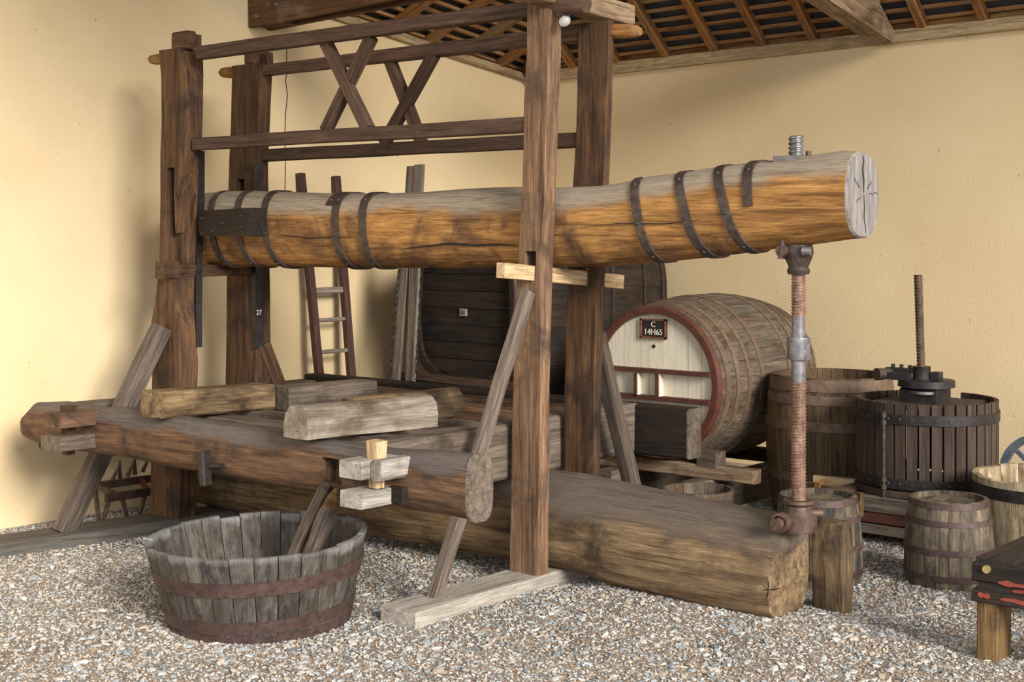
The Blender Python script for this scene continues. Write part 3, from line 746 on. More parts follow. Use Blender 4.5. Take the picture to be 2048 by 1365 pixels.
loft_local('sawn_end', [(0, [(y, z) for y, z in supere(.082, .143, 16, 3.4)]), (.012, [(y, z) for y, z in supere(.078, .138, 16, 3.4)])], M['bedgrey'], bed, T(ue, VB+.085, onV(930, 977, VB+.05).z), .003)
longb = beam('side_beam', (-7.1, 6.45, .64), (-4.10, 6.45, .64), .13, .27, M['cask'], bed, amp=.006)
loft_local('sawn_end', [(0, rrect(.13, .27)), (.01, rrect(.125, .265))], M['bedgrey'], bed, T(-4.103, 6.45, .64), 0)
# cross beams
beam('cross_beam', (-4.53, VB+.14, .64), (-4.53, 6.42, .645), .19, .27, M['bedgrey'], bed, amp=.01)
beam('cross_beam', (-7.06, VB+.14, .62), (-7.06, 6.42, .62), .16, .24, M['bedgrey'], bed, amp=.01)
# floor joists of the bed
for v, wd, u0 in ((4.66, .14, -6.45), (4.93, .14, -6.98), (5.285, .1, -6.98), (5.49, .13, -6.98), (5.82, .14, -6.56), (6.12, .14, -6.56)):
    beam('bed_plank', (u0, v, .737), (-4.60, v, .737), wd, .07, M['bedgrey'] if v < 5.4 else M['bed'], bed, amp=.004)
beam('bed_plank', (-5.7, VB+.12, .655), (-5.7, 6.4, .655), .12, .1, M['bedgrey'], bed, amp=.004)
# wedged tenons, right
def slab(name, x, y, v_out, v_in, wu, hz_, mat, r=.12):
    c = onV(x, y, v_out); return box(name, (c.x-wu/2, v_out, c.z-hz_/2), (c.x+wu/2, v_in, c.z+hz_/2), mat, bed, .003, r)
slab('tenon', 700, 940, VB-.20, VB+.05, .13, .075, M['tenon'])
slab('tenon', 702, 1000, VB-.20, VB+.05, .13, .07, M['tenon'])
slab('wedge', 752, 942, VB-.15, VB+.05, .06, .085, M['tenon'], .4)
pk = onV(752, 930, VB-.09)
beam('peg', (pk.x, VB-.085, onV(752, 976, VB-.09).z), (pk.x, VB-.085, onV(752, 882, VB-.09).z), .05, .045, M['pale'], bed, up=(0, 1, 0), tw=.075, th=.06)
slab('tenon_end', 790, 992, VB-.03, VB+.05, .08, .07, M['cask'])
# wedged tenons, left
slab('tenon', 103, 842, VB-.2, VB+.05, .17, .075, M['bed'])
slab('tenon', 101, 888, VB-.2, VB+.05, .18, .075, M['bedgrey'])
pk = onV(136, 860, VB-.09)
beam('peg', (pk.x, VB-.085, onV(136, 910, VB-.09).z), (pk.x, VB-.085, onV(136, 812, VB-.09).z), .05, .045, M['post'], bed, up=(0, 1, 0), tw=.085, th=.06)
# iron toggle on the front beam
tg = onV(423, 932, VB-.02)
beam('toggle', (tg.x, VB-.05, onV(428, 968, VB).z), (tg.x-.02, VB-.05, onV(423, 900, VB).z), .045, .05, M['black'], bed, up=(0, 1, 0), r=.3)
tube('toggle_pin', onV(408, 933, VB-.045), onV(445, 933, VB-.02), .014, .012, M['black'], bed, 10)
# blocks lying on the bed
def pblock(name, pn, pf_, wu, hz_, mat, label, half=False):
    Mw = frame(pn, pf_); L = (Vector(pf_)-Vector(pn)).length
    ring = rrect(wu, hz_, .2) if not half else [(wu/2, -hz_/2), (wu*.52, -hz_*.1), (wu*.44, hz_*.25), (wu*.25, hz_*.46), (0, hz_/2), (-wu*.25, hz_*.46), (-wu*.44, hz_*.25), (-wu*.52, -hz_*.1), (-wu/2, -hz_/2), (0, -hz_/2-.004)]
    o = loft_local(name, [(L*i/8, ring) for i in range(9)], mat, None, Mw, .006, 45, 3)
    tag(o, label, 'wood block', 'pressing blocks on the bed'); return o
def bp_(x, y, z, dz): p = onZ(x, y, z); return Vector((p.x-.085, p.y, z+dz))
zb = .80
pblock('pressing_block', bp_(327, 838, zb, .065), bp_(548, 819, .77, .065), .175, .13, M['blockbrown'], 'squared brown block with black streaks on the bed by the left posts')
pblock('pressing_log', bp_(612, 880, zb, .075)+Vector((.02, 0, 0)), bp_(872, 853, .77, .075)+Vector((.02, 0, 0)), .15, .15, M['block'], 'pale grey half-round log with a long crack on the bed front', True)
pblock('pressing_log', (-5.02, 4.80, .838), (-4.96, 5.50, .838), .15, .14, M['blockbrown'], 'brown half-round log on the bed beneath the lever middle', True)
pblock('pressing_block', (-5.80, 5.045, .828), (-5.72, 5.62, .828), .17, .12, M['bedgrey'], 'dark grey squared block on the bed behind the streaked block')
# bearers keep the bed on the log
for u in (-6.3, -5.2):
    beam('bearer', (u, 4.95, .59), (u, 6.42, .59), .12, .24, M['cask'], bed)

# ------------------------------------------------------------------ ladder
lt, rt = onU(601, 347, -7.478), onU(672, 353, -7.478)
ld = thing('ladder', (-7.25, lt.y, 0), 'purple-brown wooden ladder with grey rungs leaning on the left wall', 'ladder')
lf, rf = Vector((-7.22, lt.y+.03, 0)), Vector((-7.22, rt.y-.02, 0))
beam('ladder_rail', lf, lt, .055, .05, M['ladder'], ld, up=(1, 0, 0)); beam('ladder_rail', rf, rt, .055, .05, M['ladder'], ld, up=(1, 0, 0))
for y in (580, 641, 704):
    t = .25
    z = onU(640, y, -7.36).z; a = lf.lerp(lt, z/lt.z); b = rf.lerp(rt, z/rt.z)
    tube('rung', a, b, .015, .015, M['rung'], ld, 8)
for z in (.3, .55, 1.3, 1.75):
    a = lf.lerp(lt, z/lt.z); b = rf.lerp(rt, z/rt.z); tube('rung', a, b, .015, .015, M['rung'], ld, 8)

# ------------------------------------------------------------------ leaning boards and chains
for x0, y0, x1, lab in ((824, 333, 776, 'weathered grey board leaning beside the dark cask, the one next to the ladder'), (839, 330, 812, 'weathered grey board leaning upright against the edge of the dark cask')):
    p1 = onV(x0, y0, 7.266); p0 = onV(x1, 930, 6.976); p0.z = 0
    o = beam('leaning_board', p0, p1, .08, .03, M['plankgrey'], None, up=(0, 1, 0)); tag(o, lab, 'board', 'boards leaning on the dark cask')
linkV = []; linkF = []
for i in range(12):
    a = 2*PI*i/12; c_ = Vector((0, math.cos(a)*.011, math.sin(a)*.022+(.008 if math.sin(a) > 0 else -.008)))
    d1 = c_.normalized()
    for k in range(6):
        b = 2*PI*k/6; linkV.append(c_+d1*math.cos(b)*.004+Vector((math.sin(b)*.004, 0, 0)))
for i in range(12):
    for k in range(6): linkF.append((i*6+k, i*6+(k+1) % 6, ((i+1) % 12)*6+(k+1) % 6, ((i+1) % 12)*6+k))
link0 = None
for (xa, ya, xb, yb), lab in (((800, 522, 779, 772), 'rusty iron chain hanging beside the left leaning board'), ((845, 522, 831, 765), 'rusty iron chain hanging between the leaning board and the dark cask')):
    a = onV(xa, ya, 7.13); b = onV(xb, yb, 7.02)
    ch = thing('chain', b, lab, 'chain', 'chains on the leaning boards')
    n = int((a-b).length/.046)
    tube('nail', a+Vector((.0, -.015, .02)), a+Vector((.035 if xa < 820 else -.05, .06, .02)), .005, .004, M['black'], ch, 6)
    for i in range(n):
        p = a.lerp(b, i/n); m = frame(p, p+(a-b)).copy()
        m = T(*p) @ (a-b).normalized().to_track_quat('Z', 'Y').to_matrix().to_4x4() @ RZ(i % 2*PI/2)
        if link0 is None: link0 = mesh('link', linkV, linkF, M['black'], ch, m, 30)
        else: dup(link0, ch, m, 'link')

# ------------------------------------------------------------------ casks lying down : local Z axis -> world +V
def lying(u, v, z): return T(u, v, z) @ RX(-PI/2)
# dark oval cask
dk = thing('dark_cask', (-6.4, 7.2, 0), 'very dark oval oak cask with horizontal head boards behind the press', 'cask')
cu, cz, Lc = -6.42, 1.2, 1.85
nS = 30; pr = bulge(Lc, .45, .575, .43, 8)
def ov(a, r):     # rounded-oval section
    c_, s_ = math.cos(a), math.sin(a); k = (abs(c_)**3.4+abs(s_)**3.4)**(-1/3.4)
    return (r*k*c_, r*1.1*k*s_)
DM = lying(cu, 7.2, cz)
for i in range(nS):
    a0, a1 = 2*PI*i/nS, 2*PI*(i+1)/nS-.004; V = []
    for z, r in pr:
        for a, rr in ((a0, r), ((a0+a1)/2, r), (a1, r), (a1, r-.035), (a0, r-.035)):
            x, y = ov(a, rr); V.append((x, y, z))
    Fc = [(q*5+k, q*5+(k+1) % 5, q*5+5+(k+1) % 5, q*5+5+k) for q in range(len(pr)-1) for k in range(5)]+[(4, 3, 2, 1, 0), tuple(range(len(pr)*5-5, len(pr)*5))]
    mesh('stave', V, Fc, M['caskz'], dk, DM, 25)
for z in (.03, .22, .5, .95, 1.4, 1.75):
    V = []; n = 60
    for i in range(n):
        a = 2*PI*i/n
        for zz, off in ((z-.025, .0), (z-.025, .008), (z+.025, .008), (z+.025, 0)):
            x, y = ov(a, rad_at(pr, max(0, zz))+off); V.append((x, y, zz))
    Fc = [(i*4+k, ((i+1) % n)*4+k, ((i+1) % n)*4+(k+1) % 4, i*4+(k+1) % 4) for i in range(n) for k in range(4)]
    mesh('hoop', V, Fc, M['black'] if z > .1 else M['hoop'], dk, DM, 35)
hb_ = .125; rI = .425
for i in range(8):
    y0, y1 = -rI*1.1+i*hb_*.935+.002, -rI*1.1+(i+1)*hb_*.935-.002
    def hx(y):
        q_ = min(1, abs(y)/(rI*1.1)); return rI*(1-q_**3.4)**(1/3.4)
    top = [(hx(y0+(y1-y0)*k/4), y0+(y1-y0)*k/4) for k in range(5)]; ring = top+[(-x, y) for x, y in top[::-1]]
    if max(x for x, y in ring) < .05: continue
    n = len(ring); zf = .05+random.uniform(-.002, .002); V = [(x, y, zf) for x, y in ring]+[(x, y, zf+.03) for x, y in ring]
    mesh('head_board', V, [tuple(range(n)), tuple(range(n, 2*n))[::-1]]+[(k, k+n, (k+1) % n+n, (k+1) % n) for k in range(n)], M['cask'], dk, DM, 0)
lp = onV(927, 625, 7.245)
pl = box('maker_plate', (lp.x-.03, 7.236, lp.z-.025), (lp.x+.03, 7.25, lp.z+.025), M['endgrain'], dk)
for k in range(3):
    box('plate_line', (lp.x-.02, 7.234, lp.z-.012+k*.01), (lp.x+.02, 7.237, lp.z-.008+k*.01), M['dark'], pl)
cr = thing('cask_cradle', (-6.4, 7.3, 0), 'dark timber cradle carrying the oval cask behind the press bed', 'cradle')
for v in (7.25, 8.8):
    zc_ = .64 if v < 8 else .60
    beam('bearer', (-7.0, v, zc_), (-5.75, v, zc_), .12, .1, M['cask'], cr)
    for u in (-6.85, -5.9): box('leg', (u-.06, v-.06, 0), (u+.06, v+.06, zc_-.045), M['cask'], cr)
beam('front_rail', (-7.0, 7.17, .72), (-5.7, 7.17, .70), .035, .05, M['rail'], cr)

# white-headed cask
wc = thing('painted_cask', (-5.01, 7.4, 0), 'big grey oak cask with cream painted head and a black capacity plaque', 'cask')
WV, WL, WZ, WU = 7.41, 1.3, .775, -5.01
pr = bulge(WL, .465, .535, .45, 10); WM = lying(WU, WV, WZ)
staves(wc, WM, pr, 32, M['stave'], .03)
hoop(wc, WM, pr, .022, .044, M['redbrown'], .006, 56)
for z, wd in ((.1, .04), (.19, .035), (.3, .035), (.44, .04), (.78, .035), (.92, .035), (1.05, .035), (1.15, .035), (1.26, .04)): hoop(wc, WM, pr, z, wd, M['hoopgrey'], .006, 56)
lathe('chime', [(.465, -.002), (.43, -.002), (.43, .05), (.465, .05)], M['redbrown'], wc, WM, 56, 30, True)
disc_boards(wc, WM @ T(0, 0, .03), .435, 9, M['cream'])
HWf = WV+.03
def hp(x, y): return onV(x, y, HWf)
# cross bars on the head
for y, d in ((742, .035), (796, .035)):
    zc = hp(1320, y).z; hw_ = math.sqrt(max(.43**2-(zc-WZ)**2, 0))
    box('head_bar', (WU-hw_, HWf-.05, zc-.013), (WU+hw_, HWf, zc+.013), M['redbrown'], wc)
for x in (1279, 1322):
    c_ = hp(x, 768); box('head_bar_post', (c_.x-.012, HWf-.05, hp(x, 792).z), (c_.x+.012, HWf, hp(x, 746).z), M['redbrown'], wc)
    box('bar_side', (c_.x+.0125, HWf-.045, hp(x, 792).z), (c_.x+.018, HWf, hp(x, 746).z), M['cream'], wc)
pq0, pq1 = hp(1283, 676), hp(1335, 639); pc = (pq0+pq1)/2; pw, ph = (pq1.x-pq0.x)/2, (pq1.z-pq0.z)/2
pq = box('plaque', (pc.x-pw, HWf-.012, pc.z-ph), (pc.x+pw, HWf, pc.z+ph), M['slate'], wc)
for lo, hi in (((-pw, -ph), (pw, -ph+.012)), ((-pw, ph-.012), (pw, ph)), ((-pw, -ph), (-pw+.012, ph)), ((pw-.012, -ph), (pw, ph))):
    box('plaque_frame', (pc.x+lo[0], HWf-.02, pc.z+lo[1]), (pc.x+hi[0], HWf-.008, pc.z+hi[1]), M['hoopred'], pq)
text('lettering', 'C', .05, M['white'], pq, T(pc.x, HWf-.0135, pc.z+.026) @ RX(PI/2))
text('lettering', '14H65', .052, M['white'], pq, T(pc.x, HWf-.0135, pc.z-.022) @ RX(PI/2))
tube('bung', hp(1308, 693), hp(1308, 693)+Vector((0, -.006, 0)), .012, .01, M['dark'], wc, 10)
wcr = thing('cask_cradle', (-5.0, 7.6, 0), 'timber cradle with flaking white paint under the painted cask', 'cradle')
beam('bearer', (-5.6, 7.55, .236), (-4.35, 7.55, .236), .1, .085, M['truss'], wcr); beam('bearer', (-5.6, 8.4, .23), (-4.45, 8.4, .23), .1, .085, M['post'], wcr)
box('chock', (-4.745, 7.5, .265), (-4.61, 7.62, .362), M['brace'], wcr, .003)
box('chock', (-5.41, 7.5, .265), (-5.275, 7.62, .362), M['brace'], wcr, .003)
for u in (-5.35, -4.7): beam('runner', (u, 7.35, .092), (u+.05, 8.6, .092), .13, .21, M['brace'], wcr)

# upright vat
vt = thing('open_vat', (-4.09, 8.0, 0), 'tall brown open-topped vat standing by the back wall beside the painted cask', 'vat')
pr = bulge(.845, .345, .395, .36, 8); VM = T(-4.09, 8.0, 0)
staves(vt, VM, pr, 26, M['vat'], .025)
for z, wd in ((.80, .07), (.715, .055), (.56, .055), (.25, .055), (.07, .06)): hoop(vt, VM, pr, z, wd, M['hoopgrey'], .006)
lathe('vat_floor', [(0, .06), (.33, .06), (.33, .04), (0, .04)], M['vat'], vt, VM, 28)

# small staved tub behind the base log
st = thing('small_tub', (-4.33, 6.86, 0), 'small grey staved tub standing behind the base log', 'tub')
pr = [(0, .165), (.13, .185), (.265, .2)]; SM = T(-4.33, 6.86, 0); staves(st, SM, pr, 18, M['stave'], .016)
for z in (.06, .2): hoop(st, SM, pr, z, .03, M['hoop'], .004, 36)
lathe('tub_floor', [(0, .03), (.155, .03), (.155, .015), (0, .015)], M['stave'], st, SM, 24)

# ------------------------------------------------------------------ front tub with paddles
TU, TV = -4.896, 4.147
tb = thing('wide_tub', (TU, TV, 0), 'wide low weathered wash tub with jagged staves and rusty hoops on the gravel', 'tub')
pr = [(0, .395), (.1, .418), (.2, .442), (.3, .466), (.385, .486)]; TM = T(TU, TV, -.015) @ RY(math.radians(-1.0)) @ RX(math.radians(2.2))
staves(tb, TM, pr, 30, M['tub'], .026, .004, .025)
for z, wd in ((.255, .062), (.085, .055), (.025, .045)): hoop(tb, TM, pr, z, wd, M['hoop'], .005, 60)
lathe('tub_floor', [(0, .05), (.385, .05), (.385, .03), (0, .03)], M['tub'], tb, TM, 30)
def paddle(foot, top, r, label, blade):
    o = thing('paddle', foot, label, 'paddle', 'paddles in the wide tub')
    L = (Vector(top)-Vector(foot)).length; fr = frame(foot, top)
    if not blade:
        loft_local('shaft', [(L*t, supere(a, a*.9, 12, 2.2)) for t, a in ((0, .02), (.3, .026), (.55, .03), (.72, .034), (.8, .03), (.97, .028), (1, .02))], M['brace'], o, fr, .004)
    else:
        loft_local('blade', [(L*t, supere(a, b, 12, 2.4)) for t, a, b in ((0, .03, .022), (.4, .04, .026), (.7, .05, .03), (.78, .046, .03), (.86, .03, .026))], M['brace'], o, fr, .004)
        loft_local('broken_end', [(L*t, supere(a, b, 10, 2.2)) for t, a, b in ((.84, .035, .028), (.92, .032, .024), (1, .012, .008))], M['lever'], o, fr, .006)
    return o
paddle(onZ(545, 1195, .05), onV(652, 972, 4.287), .03, 'slim dark wooden paddle leaning in the tub against the bed beam', False)
paddle(onZ(590, 1196, .062), onV(672, 978, 4.285), .03, 'broad paddle with a splintered orange end leaning in the tub', True)

# ------------------------------------------------------------------ two kegs
def keg(u, v, label, rot):
    k = thing('keg', (u, v, 0), label, 'keg', 'tapered kegs beside the base log')
    z0 = gz(u, v)-.01; pr = [(0, .205), (.08, .213), (.18, .212), (.28, .205), (.36, .194), (.425, .184)]; m = T(u, v, z0) @ RZ(rot)
    staves(k, m, pr, 22, M['keg'], .02, .0015)
    for z, wd in ((.408, .03), (.325, .026), (.19, .028), (.065, .03)): hoop(k, m, pr, z, wd, M['hoop'], .004, 44)
    disc_boards(k, m @ T(0, 0, .40) @ RX(PI), .17, 5, M['keg'], .015, 'lid_board')
keg(-3.29, 6.30, 'grey tapered keg standing just behind the press screw', .3)
keg(-2.79, 6.69, 'grey tapered keg standing in front of the basket press', .1)

# half barrel at the right
hbr = thing('half_barrel', (-2.53, 7.32, 0), 'pale half barrel with black hoops and a mouldy white rim', 'barrel')
pr = [(0, .33), (.2, .352), (.4, .366), (.475, .37)]; HM = T(-2.53, 7.32, 0); staves(hbr, HM, pr, 20, M['halfbarrel'], .03, .003, .01)
hoop(hbr, HM, pr, .41, .06, M['black'], .005); hoop(hbr, HM, pr, .05, .07, M['black'], .005)
lathe('barrel_floor', [(0, .06), (.32, .06), (.32, .04), (0, .04)], M['halfbarrel'], hbr, HM, 28)

# ------------------------------------------------------------------ basket press
BU, BV = -3.318, 7.64
bk = thing('basket_press', (BU, BV, 0), 'small screw basket press with dark slats and riveted iron hoops', 'basket press')
zb0, zb1, br = .325, .785, .375
sv_ = [(-.026, -.011, 0), (.026, -.011, 0), (.026, .011, 0), (-.026, .011, 0)]
s0 = None; nS = 37
for i in range(nS):
    a = 2*PI*i/nS
    if abs(i-9) < .5: continue
    m = T(BU, BV, zb0) @ RZ(a) @ T(br, 0, 0) @ RZ(PI/2)
    h = zb1-zb0
    if s0 is None:
        V = [(x, y, z) for z in (0, h) for x, y in ((-.027, -.011), (.027, -.011), (.027, .011), (-.027, .011))]
        s0 = mesh('slat', V, [(0, 3, 2, 1), (4, 5, 6, 7), (0, 1, 5, 4), (1, 2, 6, 5), (2, 3, 7, 6), (3, 0, 4, 7)], M['slat'], bk, m, 0)
    else: dup(s0, bk, m, 'slat')
pr = [(0, br+.012), (1, br+.012)]
rv0 = None
for z in (.70, .35):
    ho = hoop(bk, T(BU, BV, 0), pr, z, .055, M['black'], .007, 56)
    for i in range(nS):
        a = 2*PI*i/nS
        if math.cos(a-math.radians(-130)) < -.2: continue
        m = T(BU, BV, z) @ RZ(a) @ T(br+.018, 0, 0) @ RY(PI/2)
        if rv0 is None: rv0 = lathe('rivet', [(0, .007), (.006, .005), (.009, 0), (0, 0)], M['strap'], ho, m, 8)
        else: dup(rv0, ho, m, 'rivet')
ha = math.radians(-100)
hx_, hy_ = BU+(br+.03)*math.cos(ha), BV+(br+.03)*math.sin(ha)
hp_ = onZ(1750, 1000, .3)
tube('hinge_rod', (hx_, hy_, .27), (hx_, hy_, .74), .009, .009, M['strap'], bk, 8)
for z in (.72, .68, .37, .33): tube('hinge_knuckle', (hx_, hy_, z-.012), (hx_, hy_, z+.012), .017, .017, M['strap'], bk, 10)
# screw and head
sx_, sy_ = BU+.0, BV+.0
def zk(y): return onD(1836, y, 8.0).z
threaded('screw', .024, .004, .0185, zk(550)-zk(760), M['rust'], bk, T(sx_-.02, sy_-.02, zk(760)) @ RY(math.radians(-2.0)))
lathe('nut', [(0, zk(733)), (.052, zk(733)), (.05, zk(736)), (.05, zk(757)), (.06, zk(761)), (0, zk(761))], M['black'], bk, T(sx_-.02, sy_-.02, 0), 20)
lathe('flange_wheel', [(.05, zk(761)), (.13, zk(759)), (.155, zk(760)), (.157, zk(773)), (.12, zk(772)), (.05, zk(770))], M['black'], bk, T(sx_, sy_, 0), 28, 35, True)
box('pawl_arm', (sx_-.2, sy_-.12, zk(760)), (sx_-.06, sy_-.06, zk(745)), M['black'], bk)
box('pawl_arm', (sx_-.22, sy_-.06, zk(748)), (sx_-.05, sy_-.01, zk(738)), M['black'], bk)
tube('pawl_roller', (sx_-.23, sy_-.15, zk(750)), (sx_-.19, sy_-.06, zk(750)), .035, .03, M['strap'], bk, 14)
for dx in (-.18, -.13, -.08): tube('pawl_bolt', (sx_+dx, sy_-.04, zk(740)), (sx_+dx, sy_-.04, zk(731)), .01, .012, M['black'], bk, 8)
box('pawl_block', (sx_+.035, sy_-.03, zk(760)), (sx_+.085, sy_+.03, zk(743)), M['black'], bk)
box('head_block', (sx_-.11, sy_-.11, zk(806)), (sx_+.1, sy_+.1, zk(775)), M['black'], bk, 0, .25)
lathe('thrust_washer', [(0, zk(779)), (.075, zk(779)), (.075, zk(784)), (0, zk(784))], M['steel'], bk, T(sx_+.02, sy_-.09, 0), 20)
for dx in (-.17, 0, .17):
    box('press_board', (sx_+dx-.08, sy_-.27, zk(812)), (sx_+dx+.08, sy_+.27, zk(803)), M['slat'], bk)
# wooden base
lathe('press_tray', [(0, .31), (.385, .31), (.395, .30), (.395, .275), (0, .275)], M['slat'], bk, T(BU, BV, 0), 30)
beam('base_beam', (BU-.36, BV-.36, .225), (BU+.34, BV-.36, .225), .1, .09, M['brace'], bk); beam('base_beam', (BU-.36, BV+.36, .225), (BU+.34, BV+.36, .225), .1, .09, M['brace'], bk)
beam('base_beam', (BU-.33, BV-.42, .235), (BU-.33, BV+.5, .235), .1, .1, M['brace'], bk); beam('base_beam', (BU+.34, BV-.42, .235), (BU+.34, BV+.42, .235), .1, .1, M['brace'], bk)
box('drawer_box', (BU-.25, BV-.40, .125), (BU+.3, BV-.34, .178), M['redbrown'], bk)
beam('lower_rail', (BU-.36, BV-.37, .09), (BU+.36, BV-.37, .09), .07, .055, M['brace'], bk)
for du in (-.33, .33):
    for dv in (-.36, .36): beam('leg', (BU+du*1.08, BV+dv*1.08, -.01), (BU+du, BV+dv, .2), .075, .075, M['brace'], bk, up=(0, 1, 0))
tube('drain_peg', (BU-.2, BV-.4, .235), (BU-.2, BV-.45, .225), .014, .012, M['brace'], bk, 8)
# board leaning over the press base
tr_ = bk
p = onD(1628, 945, 8.25)
beam('spout_side', (p.x, p.y, .27), (p.x+.5, p.y+.08, .265), .03, .07, M['pale'], tr_)  # pale wood colour paints in the sun falling along this ledge
beam('spout_side', (p.x+.02, p.y-.12, .22), (p.x+.42, p.y-.25, .22), .03, .13, M['brownleg'], tr_)
beam('spout_prop', (p.x+.02, p.y-.13, .0), (p.x+.12, p.y-.14, .3), .035, .08, M['roofwood'], tr_, up=(0, 1, 0))
beam('spout_floor', (p.x, p.y-.05, .14), (p.x+.45, p.y-.05, .14), .2, .02, M['brownleg'], tr_)
for du in (.05, .38): box('spout_leg', (p.x+du, p.y-.06, 0), (p.x+du+.05, p.y, .24), M['brownleg'], tr_)

# ------------------------------------------------------------------ machine wheels at the right edge
mw = thing('iron_wheels', (-3.08, 8.65, 0), 'blue-grey iron wheels on an axle standing by the back wall', 'wheels')
def wheel(u, v, z, r, n):
    m = T(u, v, z) @ RX(PI/2) 
    o = lathe('wheel_rim', [(r, -.025), (r, .025), (r-.045, .02), (r-.045, -.02)], M['bluegrey'], mw, m, 40, 30, True)
    lathe('wheel_hub', [(0, -.04), (.045, -.04), (.045, .04), (0, .04)], M['bluegrey'], mw, m, 18)
    for k in range(n):
        a = 2*PI*k/n+.3; beam('spoke', (u, v, z), (u+math.cos(a)*(r-.03), v, z+math.sin(a)*(r-.03)), .03, .018, M['bluegrey'], mw, up=(0, 1, 0), amp=0)
wheel(-3.02, 8.62, .25, .25, 6); wheel(-3.0, 8.25, .165, .165, 5)
tube('axle', (-3.0, 8.2, .2), (-3.02, 8.7, .25), .018, .018, M['strap'], mw, 10)
lathe('drum', [(0, -.1), (.14, -.1), (.14, .1), (0, .1)], M['pale'], mw, T(-2.78, 8.45, .2) @ RX(PI/2), 24)

# ------------------------------------------------------------------ rusty harrow frame under the press bed
hw0 = onZ(245, 1032, 0)
hr = thing('harrow', hw0, 'rusty tined harrow frame standing in the shade under the bed', 'harrow')
for x0, y0, x1, y1 in ((186, 938, 198, 1033), (218, 996, 206, 1033), (243, 992, 255, 1036), (290, 992, 277, 1034)):
    a = onU(x0, y0, -7.2); b = onU(x1, y1, -7.2); b.z = max(b.z, 0) if b.z > .05 else 0; tube('tine', b, a, .012, .014, M['rust'], hr, 8)
a, b = onU(212, 997, -7.2), onU(300, 984, -7.2); beam('frame_bar', a, b, .03, .05, M['rust'], hr)
a, b = onU(196, 972, -7.35), onU(300, 958, -7.35); beam('frame_bar', a, b, .03, .045, M['rust'], hr)
a, b = onU(196, 972, -7.35), onU(240, 995, -7.2); beam('frame_bar', a, b, .03, .03, M['rust'], hr)
a, b = onU(282, 960, -7.35), onU(297, 985, -7.2); beam('frame_bar', a, b, .03, .03, M['redbrown'], hr)
for k in range(5):
    p = onU(225+k*15, 960-k*4, -7.3); tube('hook', p, p+Vector((.04, .03*(-1)**k, .11)), .014, .005, M['rust'], hr, 8)

# ------------------------------------------------------------------ trestle machine at the right foreground
tg = thing('trestle', (-1.9, 5.5, 0), 'low black trestle with flaking red paint and a brass bolt at the right edge', 'trestle')
fl = onZ(1974, 1352, .0)+Vector((0, .07, 0))
for du, dv in ((0, 0), (.75, 0), (.05, .8)): beam('leg', (fl.x+du, fl.y+dv, -.01), (fl.x+du, fl.y+dv, .29), .14, .088, M['brownleg'], tg, up=(1, 0, 0))
y0 = fl.y-.075
box('rail_beam', (fl.x-.055, y0-.012, .362), (fl.x+1.0, y0+.15, .432), M['blackwood'], tg, .004, .2)
box('rail_beam', (fl.x-.035, y0, .325), (fl.x+1.0, y0+.14, .366), M['blackwood'], tg, .002)
box('rail_beam', (fl.x-.055, y0-.014, .282), (fl.x+1.0, y0+.15, .328), M['blackwood'], tg, .004, .2)
box('top_plank', (fl.x-.045, y0+.01, .43), (fl.x+.1, y0+.95, .45), M['blackwood'], tg, .003)
box('top_plank', (fl.x+.1, y0+.75, .40), (fl.x+.9, y0+.9, .44), M['blackwood'], tg, .003)
beam('strut', (fl.x+.16, fl.y-.02, .29), (fl.x+.36, fl.y-.02, .02), .06, .07, M['brownleg'], tg)
for lo, hi, z, yy in ((.05, .3, .371, y0-.0155), (-.03, .02, .314, y0-.0175), (.06, .3, .308, y0-.0175), (.1, .22, .345, y0-.003)):
    V = []; n = 16
    for k in range(n+1):
        x = fl.x+lo+(hi-lo)*k/n; q = .006+.012*abs(noise.noise(Vector((x*40, z*9, 1)))); q *= min(1, k/2+.2, (n-k)/2+.2); c0 = z+.006*noise.noise(Vector((x*22, z*30, 5)))
        V += [(x, yy, c0-q), (x, yy, c0+q), (x, yy+.004, c0-q), (x, yy+.004, c0+q)]
    Fc = []
    for k in range(n):
        for a_, b_ in ((0, 1), (1, 3), (3, 2), (2, 0)): Fc.append((4*k+a_, 4*k+b_, 4*k+4+b_, 4*k+4+a_))
    mesh('paint_patch', V, Fc, M['redpaint'], tg, None, 0)
bp0 = onV(1974, 1139, y0-.01); tube('bolt', bp0, bp0+Vector((0, -.012, 0)), .017, .015, M['brass'], tg, 14)

# ------------------------------------------------------------------ light bulb
lbp = onV(1131, 41, VFR+.0)
bu = thing('light_bulb', lbp, 'clear glass bulb fixed beside the top of the right front post', 'light bulb')
lathe('glass_bulb', [(0, -.032), (.018, -.027), (.026, -.01), (.024, .008), (.014, .02), (.0, .024)], M['glass'], bu, T(lbp.x, lbp.y, lbp.z) @ RY(PI/3), 18)
tube('socket', lbp+Vector((.015, 0, .01)), lbp+Vector((-.065, .02, .04)), .015, .013, M['strap'], bu, 10)

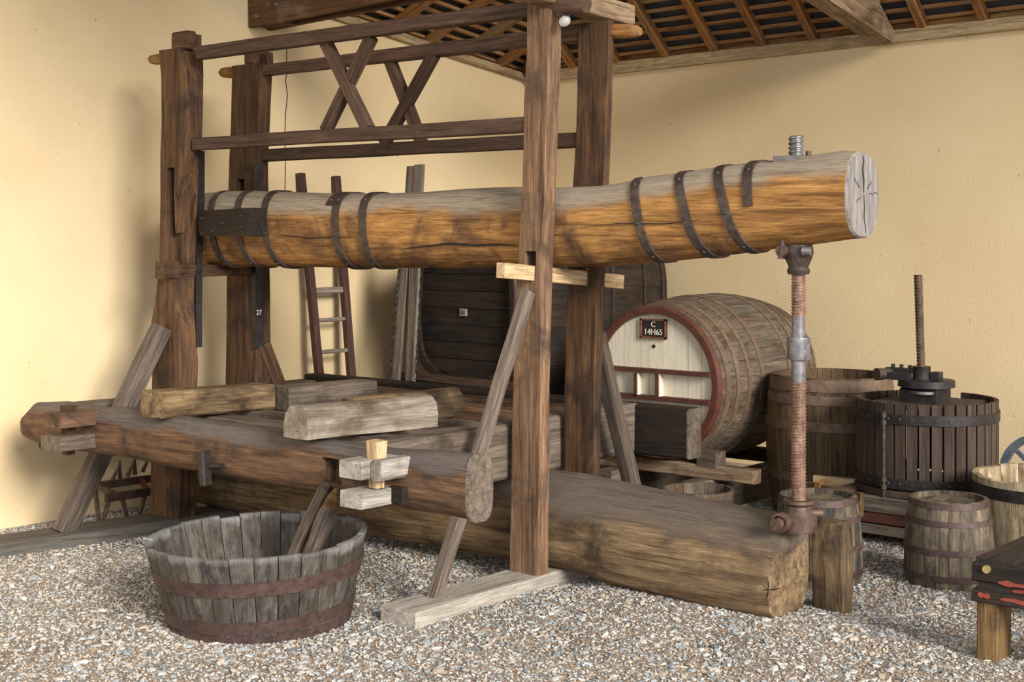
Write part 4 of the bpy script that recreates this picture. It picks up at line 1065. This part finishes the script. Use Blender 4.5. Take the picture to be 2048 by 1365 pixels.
# ------------------------------------------------------------------ gravel chips (geometry nodes, uncountable)
gu = [UL+.02+i*.12 for i in range(57)]; gv = [2.3+i*.12 for i in range(57)]
V = [(u, v, gz(u, v)+.002) for v in gv for u in gu]; ng = len(gu)
Fc = [(j*ng+i, j*ng+i+1, (j+1)*ng+i+1, (j+1)*ng+i) for j in range(len(gv)-1) for i in range(ng-1)]
gr = mesh('gravel', V, Fc, M['chips'], None, None, 0)
tag(gr, 'loose grey and tan slate chips strewn over the floor', 'gravel', kind='stuff')
ng_ = bpy.data.node_groups.new('scatter_chips', 'GeometryNodeTree')
ng_.interface.new_socket('Geometry', in_out='INPUT', socket_type='NodeSocketGeometry'); ng_.interface.new_socket('Geometry', in_out='OUTPUT', socket_type='NodeSocketGeometry')
gi = ng_.nodes.new('NodeGroupInput'); go = ng_.nodes.new('NodeGroupOutput'); jn = ng_.nodes.new('GeometryNodeJoinGeometry')
def scatter(dens, lo, hi, seed):
    dp = ng_.nodes.new('GeometryNodeDistributePointsOnFaces'); dp.inputs['Density'].default_value = dens; dp.inputs['Seed'].default_value = seed
    ico = ng_.nodes.new('GeometryNodeMeshIcoSphere'); ico.inputs['Radius'].default_value = 1; ico.inputs['Subdivisions'].default_value = 1
    sm = ng_.nodes.new('GeometryNodeSetMaterial'); sm.inputs['Material'].default_value = M['chips']
    ip = ng_.nodes.new('GeometryNodeInstanceOnPoints')
    rs = ng_.nodes.new('FunctionNodeRandomValue'); rs.data_type = 'FLOAT_VECTOR'; rs.inputs[0].default_value = lo; rs.inputs[1].default_value = hi; rs.inputs['Seed'].default_value = seed+3
    rr = ng_.nodes.new('FunctionNodeRandomValue'); rr.data_type = 'FLOAT_VECTOR'; rr.inputs[0].default_value = (-.45, -.45, 0); rr.inputs[1].default_value = (.45, .45, 6.28); rr.inputs['Seed'].default_value = seed+5
    k = ng_.links.new
    k(gi.outputs[0], dp.inputs['Mesh']); k(dp.outputs['Points'], ip.inputs['Points']); k(ico.outputs['Mesh'], sm.inputs[0]); k(sm.outputs[0], ip.inputs['Instance'])
    k(rs.outputs[0], ip.inputs['Scale']); k(rr.outputs[0], ip.inputs['Rotation']); k(ip.outputs[0], jn.inputs[0])
scatter(650, (.007, .005, .003), (.021, .014, .006), 1)
scatter(60, (.018, .012, .004), (.034, .022, .009), 23)
scatter(2600, (.003, .003, .002), (.008, .007, .005), 11)
ng_.links.new(jn.outputs[0], go.inputs[0])
md = gr.modifiers.new('scatter', 'NODES'); md.node_group = ng_
